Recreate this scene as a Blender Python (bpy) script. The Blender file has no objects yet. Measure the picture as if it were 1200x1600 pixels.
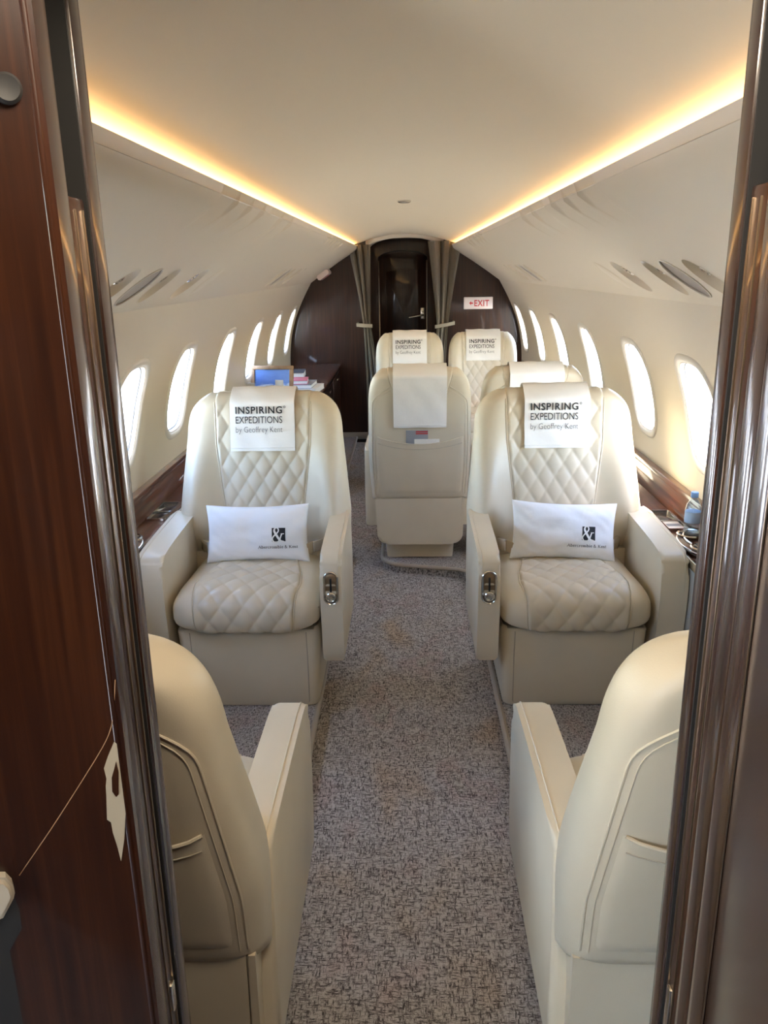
import bpy, bmesh, math, random
from mathutils import Vector, Matrix, noise
random.seed(7)
R = math.radians
SC = bpy.context.scene
COL = SC.collection

# ------------------------------------------------------------------ camera
F_PX, PITCH, ROLL, YAW = 1260.0, R(16.8), R(1.0), R(1.7)
CAM = Vector((0.0, 0.0, 1.5))
fw = Vector((-math.sin(YAW)*math.cos(PITCH), math.cos(YAW)*math.cos(PITCH), -math.sin(PITCH)))
rt = Vector((math.cos(YAW), math.sin(YAW), 0))
up = rt.cross(fw)
r2 = rt*math.cos(ROLL) - up*math.sin(ROLL)
u2 = rt*math.sin(ROLL) + up*math.cos(ROLL)
cd = bpy.data.cameras.new('camera')
cam = bpy.data.objects.new('camera', cd)
COL.objects.link(cam)
m = Matrix((r2, u2, -fw)).transposed().to_4x4()
m.translation = CAM
cam.matrix_world = m
cd.sensor_fit = 'VERTICAL'
cd.sensor_height = 36.0
cd.lens = 36.0*F_PX/1600.0
cd.clip_start = 0.02
SC.camera = cam

# ------------------------------------------------------------------ sky, sun, exposure
W = bpy.data.worlds.new('sky')
SC.world = W
W.use_nodes = True
bg = W.node_tree.nodes['Background']
SUN_DIR = Vector((-0.24, 0.60, -0.62))          # direction the sunlight travels
sk_ = W.node_tree.nodes.new('ShaderNodeTexSky')
sk_.sky_type = 'NISHITA'
sk_.sun_disc = False
sk_.sun_elevation = math.asin(0.62/SUN_DIR.length)
sk_.sun_rotation = math.atan2(-SUN_DIR.x, -SUN_DIR.y)
sk_.dust_density = 0.9
W.node_tree.links.new(sk_.outputs[0], bg.inputs[0])
bg.inputs[1].default_value = 2.25
sd = bpy.data.lights.new('sun', 'SUN')
sun = bpy.data.objects.new('sun', sd)
COL.objects.link(sun)
sd.energy = 38.0
sd.angle = R(0.6)
sd.color = (1.0, 0.95, 0.86)
sun.rotation_euler = SUN_DIR.to_track_quat('-Z', 'Y').to_euler()
vs = SC.view_settings
vs.view_transform = 'Standard'
vs.look = 'None'
vs.exposure = 0.88
vs.gamma = 1.0
vs.use_curve_mapping = False
SC.cycles.max_bounces = 12
SC.cycles.diffuse_bounces = 9
SC.cycles.glossy_bounces = 4
SC.cycles.transparent_max_bounces = 12
SC.cycles.caustics_reflective = False
SC.cycles.caustics_refractive = False
SC.cycles.sample_clamp_indirect = 8.0

# ------------------------------------------------------------------ materials
def mat(name, col, rough=0.5, metal=0.0, coat=0.0, spec=0.5, emit=None, estr=0.0, build=None):
    M = bpy.data.materials.new(name)
    M.use_nodes = True
    nt = M.node_tree
    b = nt.nodes['Principled BSDF']
    b.inputs['Base Color'].default_value = (*col, 1)
    b.inputs['Roughness'].default_value = rough
    b.inputs['Metallic'].default_value = metal
    b.inputs['Coat Weight'].default_value = coat
    b.inputs['Coat Roughness'].default_value = 0.04
    b.inputs['Coat IOR'].default_value = 1.5 if coat >= 1.0 else 1.5
    b.inputs['Specular IOR Level'].default_value = spec
    if emit:
        b.inputs['Emission Color'].default_value = (*emit, 1)
        b.inputs['Emission Strength'].default_value = estr
    if build:
        build(nt, b)
    return M

def N(nt, typ, **kw):
    n = nt.nodes.new(typ)
    for k, v in kw.items():
        if k in n.inputs:
            n.inputs[k].default_value = v
        else:
            setattr(n, k, v)
    return n

def coords(nt, scale=(1, 1, 1)):
    tc = N(nt, 'ShaderNodeTexCoord')
    mp = N(nt, 'ShaderNodeMapping')
    mp.inputs['Scale'].default_value = scale
    nt.links.new(tc.outputs['Object'], mp.inputs['Vector'])
    return mp.outputs[0]

def ramp(nt, fac, stops):
    r = N(nt, 'ShaderNodeValToRGB')
    cr = r.color_ramp
    while len(cr.elements) < len(stops):
        cr.elements.new(0.5)
    for e, (p, c) in zip(cr.elements, stops):
        e.position = p
        e.color = (*c, 1) if len(c) == 3 else c
    nt.links.new(fac, r.inputs[0])
    return r.outputs[0]

def bump(nt, b, height, strength=0.2, dist=0.002):
    bp = N(nt, 'ShaderNodeBump')
    bp.inputs['Strength'].default_value = strength
    bp.inputs['Distance'].default_value = dist
    nt.links.new(height, bp.inputs['Height'])
    nt.links.new(bp.outputs[0], b.inputs['Normal'])

def leather_nodes(c1, c2):
    def f(nt, b):
        v = coords(nt)
        n1 = N(nt, 'ShaderNodeTexNoise', Scale=5.0, Detail=3.0)
        nt.links.new(v, n1.inputs['Vector'])
        nt.links.new(ramp(nt, n1.outputs[0], [(0.3, c1), (0.7, c2)]), b.inputs['Base Color'])
        n2 = N(nt, 'ShaderNodeTexVoronoi', Scale=420.0)
        nt.links.new(v, n2.inputs['Vector'])
        bump(nt, b, n2.outputs['Distance'], 0.10, 0.0008)
    return f

def wood_nodes(c1, c2, c3, sc):
    def f(nt, b):
        v = coords(nt, sc)
        n1 = N(nt, 'ShaderNodeTexNoise', Scale=1.0, Detail=6.0, Roughness=0.6, Distortion=0.4)
        nt.links.new(v, n1.inputs['Vector'])
        nt.links.new(ramp(nt, n1.outputs[0], [(0.3, c1), (0.5, c2), (0.72, c3)]), b.inputs['Base Color'])
    return f

def carpet_nodes(nt, b):
    def tex(scale, **k):
        n = N(nt, 'ShaderNodeTexNoise', **k)
        nt.links.new(coords(nt, scale), n.inputs['Vector'])
        return n.outputs[0]
    a = tex((290, 70, 90), Scale=1.0, Detail=2.0)
    c = tex((70, 290, 90), Scale=1.0, Detail=2.0)
    mx = N(nt, 'ShaderNodeMath', operation='MINIMUM')
    nt.links.new(a, mx.inputs[0]); nt.links.new(c, mx.inputs[1])
    fine = tex((420, 420, 420), Scale=1.0, Detail=1.0)
    ad = N(nt, 'ShaderNodeMath', operation='MULTIPLY_ADD')
    nt.links.new(fine, ad.inputs[0]); ad.inputs[1].default_value = 0.25
    nt.links.new(mx.outputs[0], ad.inputs[2])
    weave = ramp(nt, ad.outputs[0], [(0.44, (0.07, 0.062, 0.060)), (0.54, (0.25, 0.232, 0.218)), (0.66, (0.48, 0.455, 0.43))])
    big = tex((4.5, 2.6, 1), Scale=1.0, Detail=2.0, Roughness=0.55)
    tint = ramp(nt, big, [(0.28, (1.0, 0.84, 0.68)), (0.42, (1.0, 0.96, 0.93)), (0.55, (1.0, 0.98, 0.98)), (0.64, (1.0, 0.88, 0.86)), (0.75, (0.88, 0.95, 0.86))])
    mul = N(nt, 'ShaderNodeMix', data_type='RGBA', blend_type='MULTIPLY')
    mul.inputs[0].default_value = 1.0
    nt.links.new(weave, mul.inputs[6]); nt.links.new(tint, mul.inputs[7])
    nt.links.new(mul.outputs[2], b.inputs['Base Color'])
    bump(nt, b, ad.outputs[0], 0.6, 0.004)

def cloth_nodes(nt, b):
    n2 = N(nt, 'ShaderNodeTexNoise', Scale=14.0, Detail=4.0)
    nt.links.new(coords(nt), n2.inputs['Vector'])
    bump(nt, b, n2.outputs[0], 0.25, 0.012)

def panel_nodes(nt, b):
    n2 = N(nt, 'ShaderNodeTexNoise', Scale=500.0, Detail=1.0)
    nt.links.new(coords(nt), n2.inputs['Vector'])
    bump(nt, b, n2.outputs[0], 0.06, 0.0006)

def picture_nodes(nt, b):
    tc = N(nt, 'ShaderNodeTexCoord')
    sp = N(nt, 'ShaderNodeSeparateXYZ')
    nt.links.new(tc.outputs['Object'], sp.inputs[0])
    n = N(nt, 'ShaderNodeTexNoise', Scale=14.0, Detail=4.0)
    nt.links.new(coords(nt, (1, 1, 3)), n.inputs['Vector'])
    ad = N(nt, 'ShaderNodeMath', operation='MULTIPLY_ADD')
    nt.links.new(n.outputs[0], ad.inputs[0]); ad.inputs[1].default_value = 0.10
    nt.links.new(sp.outputs[2], ad.inputs[2])
    nt.links.new(ramp(nt, ad.outputs[0], [(0.06, (0.55, 0.75, 0.85)), (0.12, (0.30, 0.42, 0.60)), (0.145, (0.55, 0.65, 0.80)),
                                          (0.165, (0.10, 0.22, 0.62)), (0.22, (0.16, 0.30, 0.70))]), b.inputs['Base Color'])

def glass_mat(name, tint=(1, 1, 1), refl=1.0):
    M = bpy.data.materials.new(name)
    M.use_nodes = True
    nt = M.node_tree
    nt.nodes.remove(nt.nodes['Principled BSDF'])
    out = nt.nodes['Material Output']
    t = N(nt, 'ShaderNodeBsdfTransparent'); t.inputs[0].default_value = (*tint, 1)
    g = N(nt, 'ShaderNodeBsdfGlossy'); g.inputs['Roughness'].default_value = 0.03
    lw = N(nt, 'ShaderNodeLayerWeight'); lw.inputs['Blend'].default_value = 0.5
    pw = N(nt, 'ShaderNodeMath', operation='POWER'); pw.inputs[1].default_value = 5.0
    nt.links.new(lw.outputs['Facing'], pw.inputs[0])
    fr = N(nt, 'ShaderNodeMath', operation='MULTIPLY_ADD'); fr.inputs[1].default_value = 0.5*refl; fr.inputs[2].default_value = 0.03*refl
    nt.links.new(pw.outputs[0], fr.inputs[0])
    mx = N(nt, 'ShaderNodeMixShader')
    nt.links.new(fr.outputs[0], mx.inputs[0]); nt.links.new(t.outputs[0], mx.inputs[1]); nt.links.new(g.outputs[0], mx.inputs[2])
    nt.links.new(mx.outputs[0], out.inputs[0])
    return M

CREAM1, CREAM2 = (0.60, 0.525, 0.395), (0.65, 0.575, 0.44)
M = dict(
    leather=mat('cream_leather', CREAM1, 0.42, spec=0.45, build=leather_nodes(CREAM1, CREAM2)),
    leather2=mat('cream_leather_quilted', CREAM1, 0.38, spec=0.5, build=leather_nodes((0.57, 0.495, 0.37), (0.62, 0.545, 0.415))),
    thread=mat('stitching_thread', (0.42, 0.37, 0.29), 0.7),
    panel=mat('cabin_side_panel', (0.69, 0.60, 0.455), 0.42, spec=0.45, build=panel_nodes),
    ceiling=mat('ceiling_fabric', (0.82, 0.70, 0.50), 0.55, build=panel_nodes),
    frame=mat('window_surround', (0.70, 0.64, 0.54), 0.35),
    lower=mat('lower_side_panel', (0.36, 0.36, 0.34), 0.6, build=panel_nodes),
    wood=mat('mahogany_lacquer', (0.08, 0.02, 0.01), 0.30, coat=0.6, spec=0.3, build=wood_nodes((0.012, 0.0034, 0.0015), (0.026, 0.0072, 0.0024), (0.050, 0.0150, 0.0048), (90, 90, 2.2))),
    woodh=mat('mahogany_rail', (0.08, 0.02, 0.01), 0.30, coat=1.0, build=wood_nodes((0.075, 0.020, 0.009), (0.13, 0.038, 0.015), (0.21, 0.065, 0.022), (70, 2.0, 70))),
    gloss=mat('jamb_lacquer', (0.02, 0.008, 0.005), 0.40, coat=1.0, spec=0.2, build=wood_nodes((0.014, 0.0045, 0.002), (0.024, 0.0080, 0.0035), (0.038, 0.0130, 0.0055), (90, 90, 2.2))),
    dark=mat('dark_recess', (0.012, 0.011, 0.010), 0.6),
    chrome=mat('polished_metal', (0.72, 0.69, 0.64), 0.16, metal=1.0),
    brass=mat('bronze_metal', (0.30, 0.22, 0.15), 0.30, metal=1.0),
    glassblack=mat('black_glass', (0.01, 0.01, 0.012), 0.06, coat=1.0),
    carpet=mat('woven_carpet', (0.2, 0.18, 0.16), 0.95, spec=0.1, build=carpet_nodes),
    trim=mat('carpet_edge_trim', (0.36, 0.31, 0.25), 0.6),
    cloth=mat('white_linen', (0.82, 0.80, 0.77), 0.85, spec=0.2, build=cloth_nodes),
    ink=mat('black_print', (0.02, 0.02, 0.022), 0.8),
    white=mat('white_print', (0.85, 0.85, 0.83), 0.6),
    pillow=mat('white_cotton', (0.84, 0.85, 0.87), 0.85, spec=0.2, build=cloth_nodes),
    curtain=mat('taupe_curtain', (0.34, 0.29, 0.215), 0.8, build=cloth_nodes),
    webbing=mat('tan_webbing', (0.45, 0.36, 0.24), 0.8),
    exit_w=mat('exit_sign_face', (0.80, 0.70, 0.64), 0.3, coat=0.5),
    red=mat('red_print', (0.55, 0.03, 0.03), 0.5),
    glass=glass_mat('window_glass', (0.97, 0.985, 1.0)),
    concrete=mat('apron_concrete', (0.55, 0.54, 0.52), 0.9),
    led=mat('warm_led', (1, 0.8, 0.5), 0.5, emit=(1.0, 0.74, 0.40), estr=5.2),
    lamp=mat('added_fill_light', (1, 0.9, 0.8), 0.5, emit=(1.0, 0.86, 0.68), estr=17.0),  # glow of the fill panel added over the vestibule
    grille=mat('speaker_mesh', (0.42, 0.37, 0.31), 0.7),
    creamspot=mat('cream_panel_patch', (0.60, 0.53, 0.40), 0.6, build=leather_nodes((0.32, 0.27, 0.19), (0.52, 0.46, 0.35))),
    ivory=mat('ivory_plastic', (0.42, 0.37, 0.29), 0.35),
    oak=mat('picture_frame_wood', (0.33, 0.19, 0.09), 0.5, build=wood_nodes((0.25, 0.13, 0.06), (0.34, 0.20, 0.10), (0.42, 0.26, 0.13), (20, 20, 20))),
    picture=mat('landscape_print', (0.2, 0.4, 0.7), 0.3, build=picture_nodes),
    pink=mat('pink_card', (0.62, 0.16, 0.20), 0.6),
    grey=mat('grey_card', (0.28, 0.29, 0.31), 0.6),
    paper=mat('paper', (0.78, 0.76, 0.71), 0.7),
    blue=mat('blue_plastic', (0.20, 0.36, 0.68), 0.35),
    water=glass_mat('clear_bottle_plastic', (0.70, 0.80, 0.90), 3.0),
    lblue=mat('pale_blue_label', (0.42, 0.55, 0.75), 0.5),
    skin=mat('skin', (0.35, 0.16, 0.10), 0.5),
    shirt=mat('dark_uniform', (0.05, 0.05, 0.06), 0.8),
)

M['gloss'].node_tree.nodes['Principled BSDF'].inputs['Coat IOR'].default_value = 1.95
M['gloss'].node_tree.nodes['Principled BSDF'].inputs['Coat Roughness'].default_value = 0.13

# ------------------------------------------------------------------ mesh helpers
def link(name, me, material, parent=None, angle=40):
    o = bpy.data.objects.new(name, me)
    COL.objects.link(o)
    if material is not None:
        me.materials.append(material)
    if parent is not None:
        o.parent = parent
    return o

def obj(name, bm, material, parent=None, angle=40, recalc=True):
    if recalc:
        bmesh.ops.recalc_face_normals(bm, faces=bm.faces[:])
    me = bpy.data.meshes.new(name)
    bm.to_mesh(me)
    bm.free()
    for p in me.polygons:
        p.use_smooth = True
    me.set_sharp_from_angle(angle=R(angle))
    return link(name, me, material, parent)

def struct(o):
    o['kind'] = 'structure'
    return o

def tag(o, label, cat, group=None):
    o['label'] = label
    o['category'] = cat
    if group:
        o['group'] = group
    return o

def empty(name, loc, rz=0.0):
    o = bpy.data.objects.new(name, None)
    o.empty_display_size = 0.1
    COL.objects.link(o)
    o.location = loc
    o.rotation_euler = (0, 0, rz)
    return o

def box(bm, lo, hi, bev=0.0, seg=2):
    t = bmesh.new()
    v = [t.verts.new((x, y, z)) for x in (lo[0], hi[0]) for y in (lo[1], hi[1]) for z in (lo[2], hi[2])]
    for f in ((0, 1, 3, 2), (4, 6, 7, 5), (0, 4, 5, 1), (2, 3, 7, 6), (0, 2, 6, 4), (1, 5, 7, 3)):
        t.faces.new([v[i] for i in f])
    if bev > 0:
        bmesh.ops.bevel(t, geom=t.edges[:], offset=bev, segments=seg, profile=0.5, affect='EDGES', clamp_overlap=True)
    merge(bm, t)

def merge(bm, t, mtx=None):
    me = bpy.data.meshes.new('tmp')
    t.to_mesh(me)
    t.free()
    if mtx is not None:
        me.transform(mtx)
    bm.from_mesh(me)
    bpy.data.meshes.remove(me)

def BM():
    return bmesh.new()

def boxo(name, lo, hi, material, parent=None, bev=0.004, seg=2):
    b = BM()
    box(b, lo, hi, bev, seg)
    return obj(name, b, material, parent)

def loft(bm, rings, closed=True, cap=True):
    vs_ = [[bm.verts.new(p) for p in r] for r in rings]
    n = len(rings[0])
    for a, b in zip(vs_[:-1], vs_[1:]):
        for i in range(n if closed else n-1):
            j = (i+1) % n
            bm.faces.new((a[i], a[j], b[j], b[i]))
    if cap and closed:
        bm.faces.new(vs_[0][::-1])
        bm.faces.new(vs_[-1])
    return vs_

def grid(bm, fn, us, ws):
    vs_ = [[bm.verts.new(fn(u, w)) for u in us] for w in ws]
    for a, b in zip(vs_[:-1], vs_[1:]):
        for i in range(len(us)-1):
            bm.faces.new((a[i], a[i+1], b[i+1], b[i]))
    return vs_

def lin(a, b, n):
    return [a + (b-a)*i/(n-1) for i in range(n)]

def tube(bm, pts, r, n=8, closed=False):
    pts = [Vector(p) for p in pts]
    rings = []
    k = len(pts)
    for i, p in enumerate(pts):
        if closed:
            d = pts[(i+1) % k] - pts[i-1]
        else:
            d = pts[min(i+1, k-1)] - pts[max(i-1, 0)]
        d.normalize()
        a = d.orthogonal() if i == 0 else (pa - d*pa.dot(d))
        a.normalize()
        pa = a
        b = d.cross(a)
        rr = r[i] if isinstance(r, (list, tuple)) else r
        rings.append([p + a*rr*math.cos(t) + b*rr*math.sin(t) for t in [2*math.pi*j/n for j in range(n)]])
    if closed:
        rings.append(rings[0])
    loft(bm, rings, cap=not closed)
    if closed:
        bmesh.ops.remove_doubles(bm, verts=bm.verts[:], dist=1e-6)

def lathe(bm, prof, c=(0, 0, 0), n=24):
    rings = [[(c[0]+r*math.cos(t), c[1]+r*math.sin(t), c[2]+z) for t in [2*math.pi*j/n for j in range(n)]] for r, z in prof]
    loft(bm, rings)

def prism(bm, poly, axis, a, b, bev=0.0, seg=3):
    """extrude a 2-D polygon along an axis (x: poly is (y,z); y: (x,z); z: (x,y))"""
    t = BM()
    def P(p, k):
        return {'x': (k, p[0], p[1]), 'y': (p[0], k, p[1]), 'z': (p[0], p[1], k)}[axis]
    va = [t.verts.new(P(p, a)) for p in poly]
    vb = [t.verts.new(P(p, b)) for p in poly]
    n = len(poly)
    fa = t.faces.new(va)
    fb = t.faces.new(vb[::-1])
    for i in range(n):
        t.faces.new((va[i], vb[i], vb[(i+1) % n], va[(i+1) % n]))
    if bev:
        es = [e for e in fa.edges] + [e for e in fb.edges]
        bmesh.ops.bevel(t, geom=es, offset=bev, segments=seg, profile=0.5, affect='EDGES', clamp_overlap=True)
    merge(bm, t)

def smooth01(a, b, x):
    if a == b:
        return 1.0 if x >= a else 0.0
    t = max(0.0, min(1.0, (x-a)/(b-a)))
    return t*t*(3-2*t)

def interp(tab, x):
    if x <= tab[0][0]:
        return tab[0][1]
    for (x0, y0), (x1, y1) in zip(tab[:-1], tab[1:]):
        if x <= x1:
            return y0 + (y1-y0)*smooth01(x0, x1, x) if False else y0 + (y1-y0)*(x-x0)/(x1-x0)
    return tab[-1][1]

def catmull(pts, per=8):
    out = []
    P = [pts[0]] + list(pts) + [pts[-1]]
    for i in range(1, len(P)-2):
        p0, p1, p2, p3 = [Vector(p) for p in P[i-1:i+3]]
        for k in range(per):
            t = k/per
            out.append(0.5*((2*p1) + (p2-p0)*t + (2*p0-5*p1+4*p2-p3)*t*t + (3*p1-p0-3*p2+p3)*t**3))
    out.append(Vector(pts[-1]))
    return out

class Prof:
    """a curve in the x-z cross section; right side for sg=+1, mirrored for -1"""
    def __init__(s, pts, sg=1, per=10):
        s.p = [Vector((sg*p[0], p[1])) for p in catmull([Vector((*q, 0)) for q in pts], per)]
        s.d = [0.0]
        for a, b in zip(s.p[:-1], s.p[1:]):
            s.d.append(s.d[-1] + (b-a).length)
        s.L = s.d[-1]
        s.sg = sg
    def at(s, d):
        d = max(0, min(s.L, d))
        for i in range(len(s.p)-1):
            if d <= s.d[i+1] or i == len(s.p)-2:
                k = (d-s.d[i])/max(1e-9, s.d[i+1]-s.d[i])
                return s.p[i].lerp(s.p[i+1], k)
    def nrm(s, d):
        """unit vector pointing out of the cabin"""
        a, b = s.at(max(0, d-0.01)), s.at(min(s.L, d+0.01))
        t = (b-a).normalized()
        n = Vector((-t.y, t.x))
        return n if n.x*s.sg > 0 else -n
    def P(s, y, d, off=0.0):
        q = s.at(d) + s.nrm(d)*off
        return Vector((q.x, y, q.y))
    def find(s, z):
        best = min(range(len(s.p)), key=lambda i: abs(s.p[i].y - z))
        return s.d[best]

def hole_pt(h, ang):
    yc, sc, a, b, p = h
    c, sn = math.cos(ang), math.sin(ang)
    r = (abs(c/a)**p + abs(sn/b)**p) ** (-1.0/p)
    return yc + r*c, sc + r*sn

def surf_with_holes(bm, pf, y0, y1, holes, off=0.0, ns=14, nyd=10, rings=5):
    """an extruded profile from y0 to y1 with rounded holes; returns nothing, holes are open"""
    hs = sorted(holes)
    if not hs:
        grid(bm, lambda y, d: pf.P(y, d, off), lin(y0, y1, 12), lin(0, pf.L, ns+1))
        return
    cuts = [y0] + [(a[0]+b[0])/2 for a, b in zip(hs[:-1], hs[1:])] + [y1]
    for k, h in enumerate(hs):
        ya, yb = cuts[k], cuts[k+1]
        yc, sc = h[0], h[1]
        # limit patch to a neighbourhood, plain strips elsewhere
        A = max(ya, yc-h[2]*1.8); B = min(yb, yc+h[2]*1.8)
        if A > ya + 1e-6:
            grid(bm, lambda y, d: pf.P(y, d, off), lin(ya, A, 3), lin(0, pf.L, ns+1))
        if B < yb - 1e-6:
            grid(bm, lambda y, d: pf.P(y, d, off), lin(B, yb, 3), lin(0, pf.L, ns+1))
        outer = [(A+(B-A)*i/nyd, 0.0) for i in range(nyd)] + [(B, pf.L*i/ns) for i in range(ns)] + \
                [(B-(B-A)*i/nyd, pf.L) for i in range(nyd)] + [(A, pf.L-pf.L*i/ns) for i in range(ns)]
        inner = [hole_pt(h, math.atan2(o[1]-sc, o[0]-yc)) for o in outer]
        rr = []
        for q in range(rings+1):
            t = (q/rings)**1.4
            rr.append([pf.P(i[0]+(o[0]-i[0])*t, i[1]+(o[1]-i[1])*t, off) for i, o in zip(inner, outer)])
        loft(bm, rr, closed=True, cap=False)

def ring_loft(bm, pf, h, steps, n=48, cap=False):
    """rings around a hole: steps = [(grow, off)] grow in metres, off outward"""
    rr = []
    for g, off in steps:
        hh = (h[0], h[1], h[2]+g, h[3]+g, h[4])
        rr.append([pf.P(*hole_pt(hh, 2*math.pi*j/n), off) for j in range(n)])
    v = loft(bm, rr, closed=True, cap=False)
    if cap:
        c = pf.P(h[0], h[1], steps[-1][1])
        cv = bm.verts.new(c)
        L_ = v[-1]
        for j in range(n):
            bm.faces.new((L_[j], L_[(j+1) % n], cv))

# ------------------------------------------------------------------ text helpers
def text_verts(body, size, bold=0.0, spacing=1.0, align='LEFT'):
    c = bpy.data.curves.new('txt', 'FONT')
    c.body = body
    c.size = size
    c.offset = bold
    c.space_character = spacing
    c.align_x = align
    c.resolution_u = 4
    o = bpy.data.objects.new('txt', c)
    COL.objects.link(o)
    dg = bpy.context.evaluated_depsgraph_get()
    me = bpy.data.meshes.new_from_object(o.evaluated_get(dg))
    V_ = [v.co.copy() for v in me.vertices]
    F_ = [list(p.vertices) for p in me.polygons]
    bpy.data.objects.remove(o)
    bpy.data.curves.remove(c)
    bpy.data.meshes.remove(me)
    return V_, F_

def text_fit(bm, body, x0, y0, width, height, fn, bold=0.0, spacing=1.0):
    """put a line of lettering into the rectangle whose lower left corner (baseline) is x0,y0; fn maps (x,y) to 3-D"""
    V_, F_ = text_verts(body, 1.0, bold, spacing)
    xs = [v.x for v in V_]
    cap = 0.70
    sx = width/(max(xs)-min(xs))
    sy = height/cap
    mn = min(xs)
    vv = [bm.verts.new(fn(x0+(v.x-mn)*sx, y0+v.y*sy)) for v in V_]
    for f in F_:
        try:
            bm.faces.new([vv[i] for i in f])
        except ValueError:
            pass

def stroke(bm, pts, wd, fn):
    """flat ribbon of given width(s) along 2-D points"""
    n = len(pts)
    L_, R_ = [], []
    for i in range(n):
        a = Vector(pts[max(0, i-1)]); b = Vector(pts[min(n-1, i+1)])
        d = (b-a).normalized()
        nn = Vector((-d.y, d.x))
        w = wd[i] if isinstance(wd, (list, tuple)) else wd
        p = Vector(pts[i])
        L_.append(bm.verts.new(fn(*(p+nn*w/2)))); R_.append(bm.verts.new(fn(*(p-nn*w/2))))
    for i in range(n-1):
        bm.faces.new((L_[i], L_[i+1], R_[i+1], R_[i]))

def arc2(cx, cy, rx, ry, a0, a1, n=10):
    return [(cx+rx*math.cos(R(a0+(a1-a0)*i/n)), cy+ry*math.sin(R(a0+(a1-a0)*i/n))) for i in range(n+1)]

def amp_pts():
    return [tuple(p) for p in [(0.98, 0.06), (0.70, 0.12), (0.42, 0.46), (0.22, 0.78), (0.30, 0.97), (0.47, 0.98), (0.56, 0.82), (0.44, 0.64), (0.20, 0.46),
            (0.06, 0.26), (0.16, 0.06), (0.38, 0.00), (0.62, 0.16), (0.76, 0.46), (0.82, 0.55)]]

def smooth_line(pts, per=5):
    return [(p.x, p.y) for p in catmull([Vector((*q, 0)) for q in pts], per)]

# serif capitals and small letters as pen strokes: (list of strokes, advance)
def serif_glyphs():
    T, t, s = 0.13, 0.07, 0.055
    G = {}
    def stem(x, y0, y1, b=True, u=True, w=T):
        r = [([(x, y0), (x, y1)], w)]
        if b: r.append(([(x-0.14, y0+s/2), (x+0.14, y0+s/2)], s))
        if u: r.append(([(x-0.14, y1-s/2), (x+0.06, y1-s/2)], s))
        return r
    def bowl(cx, a0=0, a1=360):
        return [(arc2(cx, 0.25, 0.19, 0.22, a0, a1, 14), 0.10)]
    G['A'] = ([([(0.02, 0), (0.36, 0.72)], t), ([(0.36, 0.72), (0.68, 0)], T), ([(0.16, 0.25), (0.55, 0.25)], t), ([(-0.06, s/2), (0.15, s/2)], s), ([(0.52, s/2), (0.82, s/2)], s)], 0.80)
    G['b'] = (stem(0.12, 0, 0.75, b=False) + bowl(0.30), 0.58)
    G['e'] = (bowl(0.27, 20, 330) + [([(0.10, 0.27), (0.45, 0.27)], t)], 0.54)
    G['r'] = (stem(0.14, 0, 0.48) + [(arc2(0.30, 0.30, 0.16, 0.15, 150, 40, 6), 0.09)], 0.46)
    G['c'] = (bowl(0.27, 45, 320), 0.52)
    G['o'] = (bowl(0.27), 0.56)
    G['m'] = (stem(0.14, 0, 0.48) + stem(0.42, 0, 0.38, u=False) + stem(0.70, 0, 0.38, u=False) + [(arc2(0.28, 0.34, 0.14, 0.12, 170, 10, 6), 0.08), (arc2(0.56, 0.34, 0.14, 0.12, 170, 10, 6), 0.08)], 0.90)
    G['n'] = (stem(0.14, 0, 0.48) + stem(0.44, 0, 0.36, u=False) + [(arc2(0.29, 0.34, 0.15, 0.12, 170, 10, 6), 0.08)], 0.64)
    G['i'] = (stem(0.15, 0, 0.48) + [([(0.15, 0.60), (0.15, 0.72)], 0.13)], 0.34)
    G['t'] = ([([(0.15, 0.62), (0.15, 0.12), (0.20, 0.03), (0.32, 0.04)], 0.11), ([(0.02, 0.46), (0.32, 0.46)], s)], 0.38)
    G['K'] = (stem(0.14, 0, 0.72) + [([(0.16, 0.30), (0.56, 0.70)], t), ([(0.28, 0.40), (0.62, 0.02)], T), ([(0.46, 0.69), (0.72, 0.69)], s), ([(0.50, s/2), (0.76, s/2)], s)], 0.80)
    G['&'] = ([(smooth_line([(x*0.72, y*0.72) for x, y in amp_pts()]), 0.09)], 0.86)
    G[' '] = ([], 0.28)
    return G
GLY = serif_glyphs()

def serif_text(bm, body, x0, y0, width, fn):
    tot = sum(GLY[c][1] for c in body)
    k = width/tot
    x = x0
    for c in body:
        st, adv = GLY[c]
        for pts, w in st:
            stroke(bm, [(x+p[0]*k, y0+p[1]*k) for p in pts], w*k, fn)
        x += adv*k

# ------------------------------------------------------------------ the cabin shell
Y0, Y1 = 0.74, 7.40
SIDE = [(0.822, 1.400), (0.885, 1.29), (0.940, 1.18), (0.985, 1.07), (1.015, 0.96), (1.035, 0.85), (1.045, 0.74), (1.048, 0.62)]
UPPER = [(0.408, 1.690), (0.410, 1.676), (0.425, 1.655), (0.455, 1.635), (0.56, 1.572), (0.68, 1.493), (0.78, 1.424), (0.812, 1.400), (0.828, 1.390)]
WIN = {1: [1.25, 2.00, 2.74, 3.47, 4.38, 5.29, 6.20, 7.07], -1: [1.30, 2.08, 2.84, 3.55, 4.43, 5.33, 6.20, 7.05]}
VENT = {1: [2.01, 2.19, 2.36, 2.71, 2.95], -1: [2.07, 2.26, 2.45, 2.80, 3.05]}

# floor: lowered aisle and raised plinths with trim
b = BM()
grid(b, lambda x, y: Vector((x, y, -0.05)), lin(-1.1, 1.1, 4), lin(-1.6, 8.6, 4))
floor = struct(obj('floor', b, M['carpet']))
floor['label'] = 'woven grey brown carpet of the lowered aisle'

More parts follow.
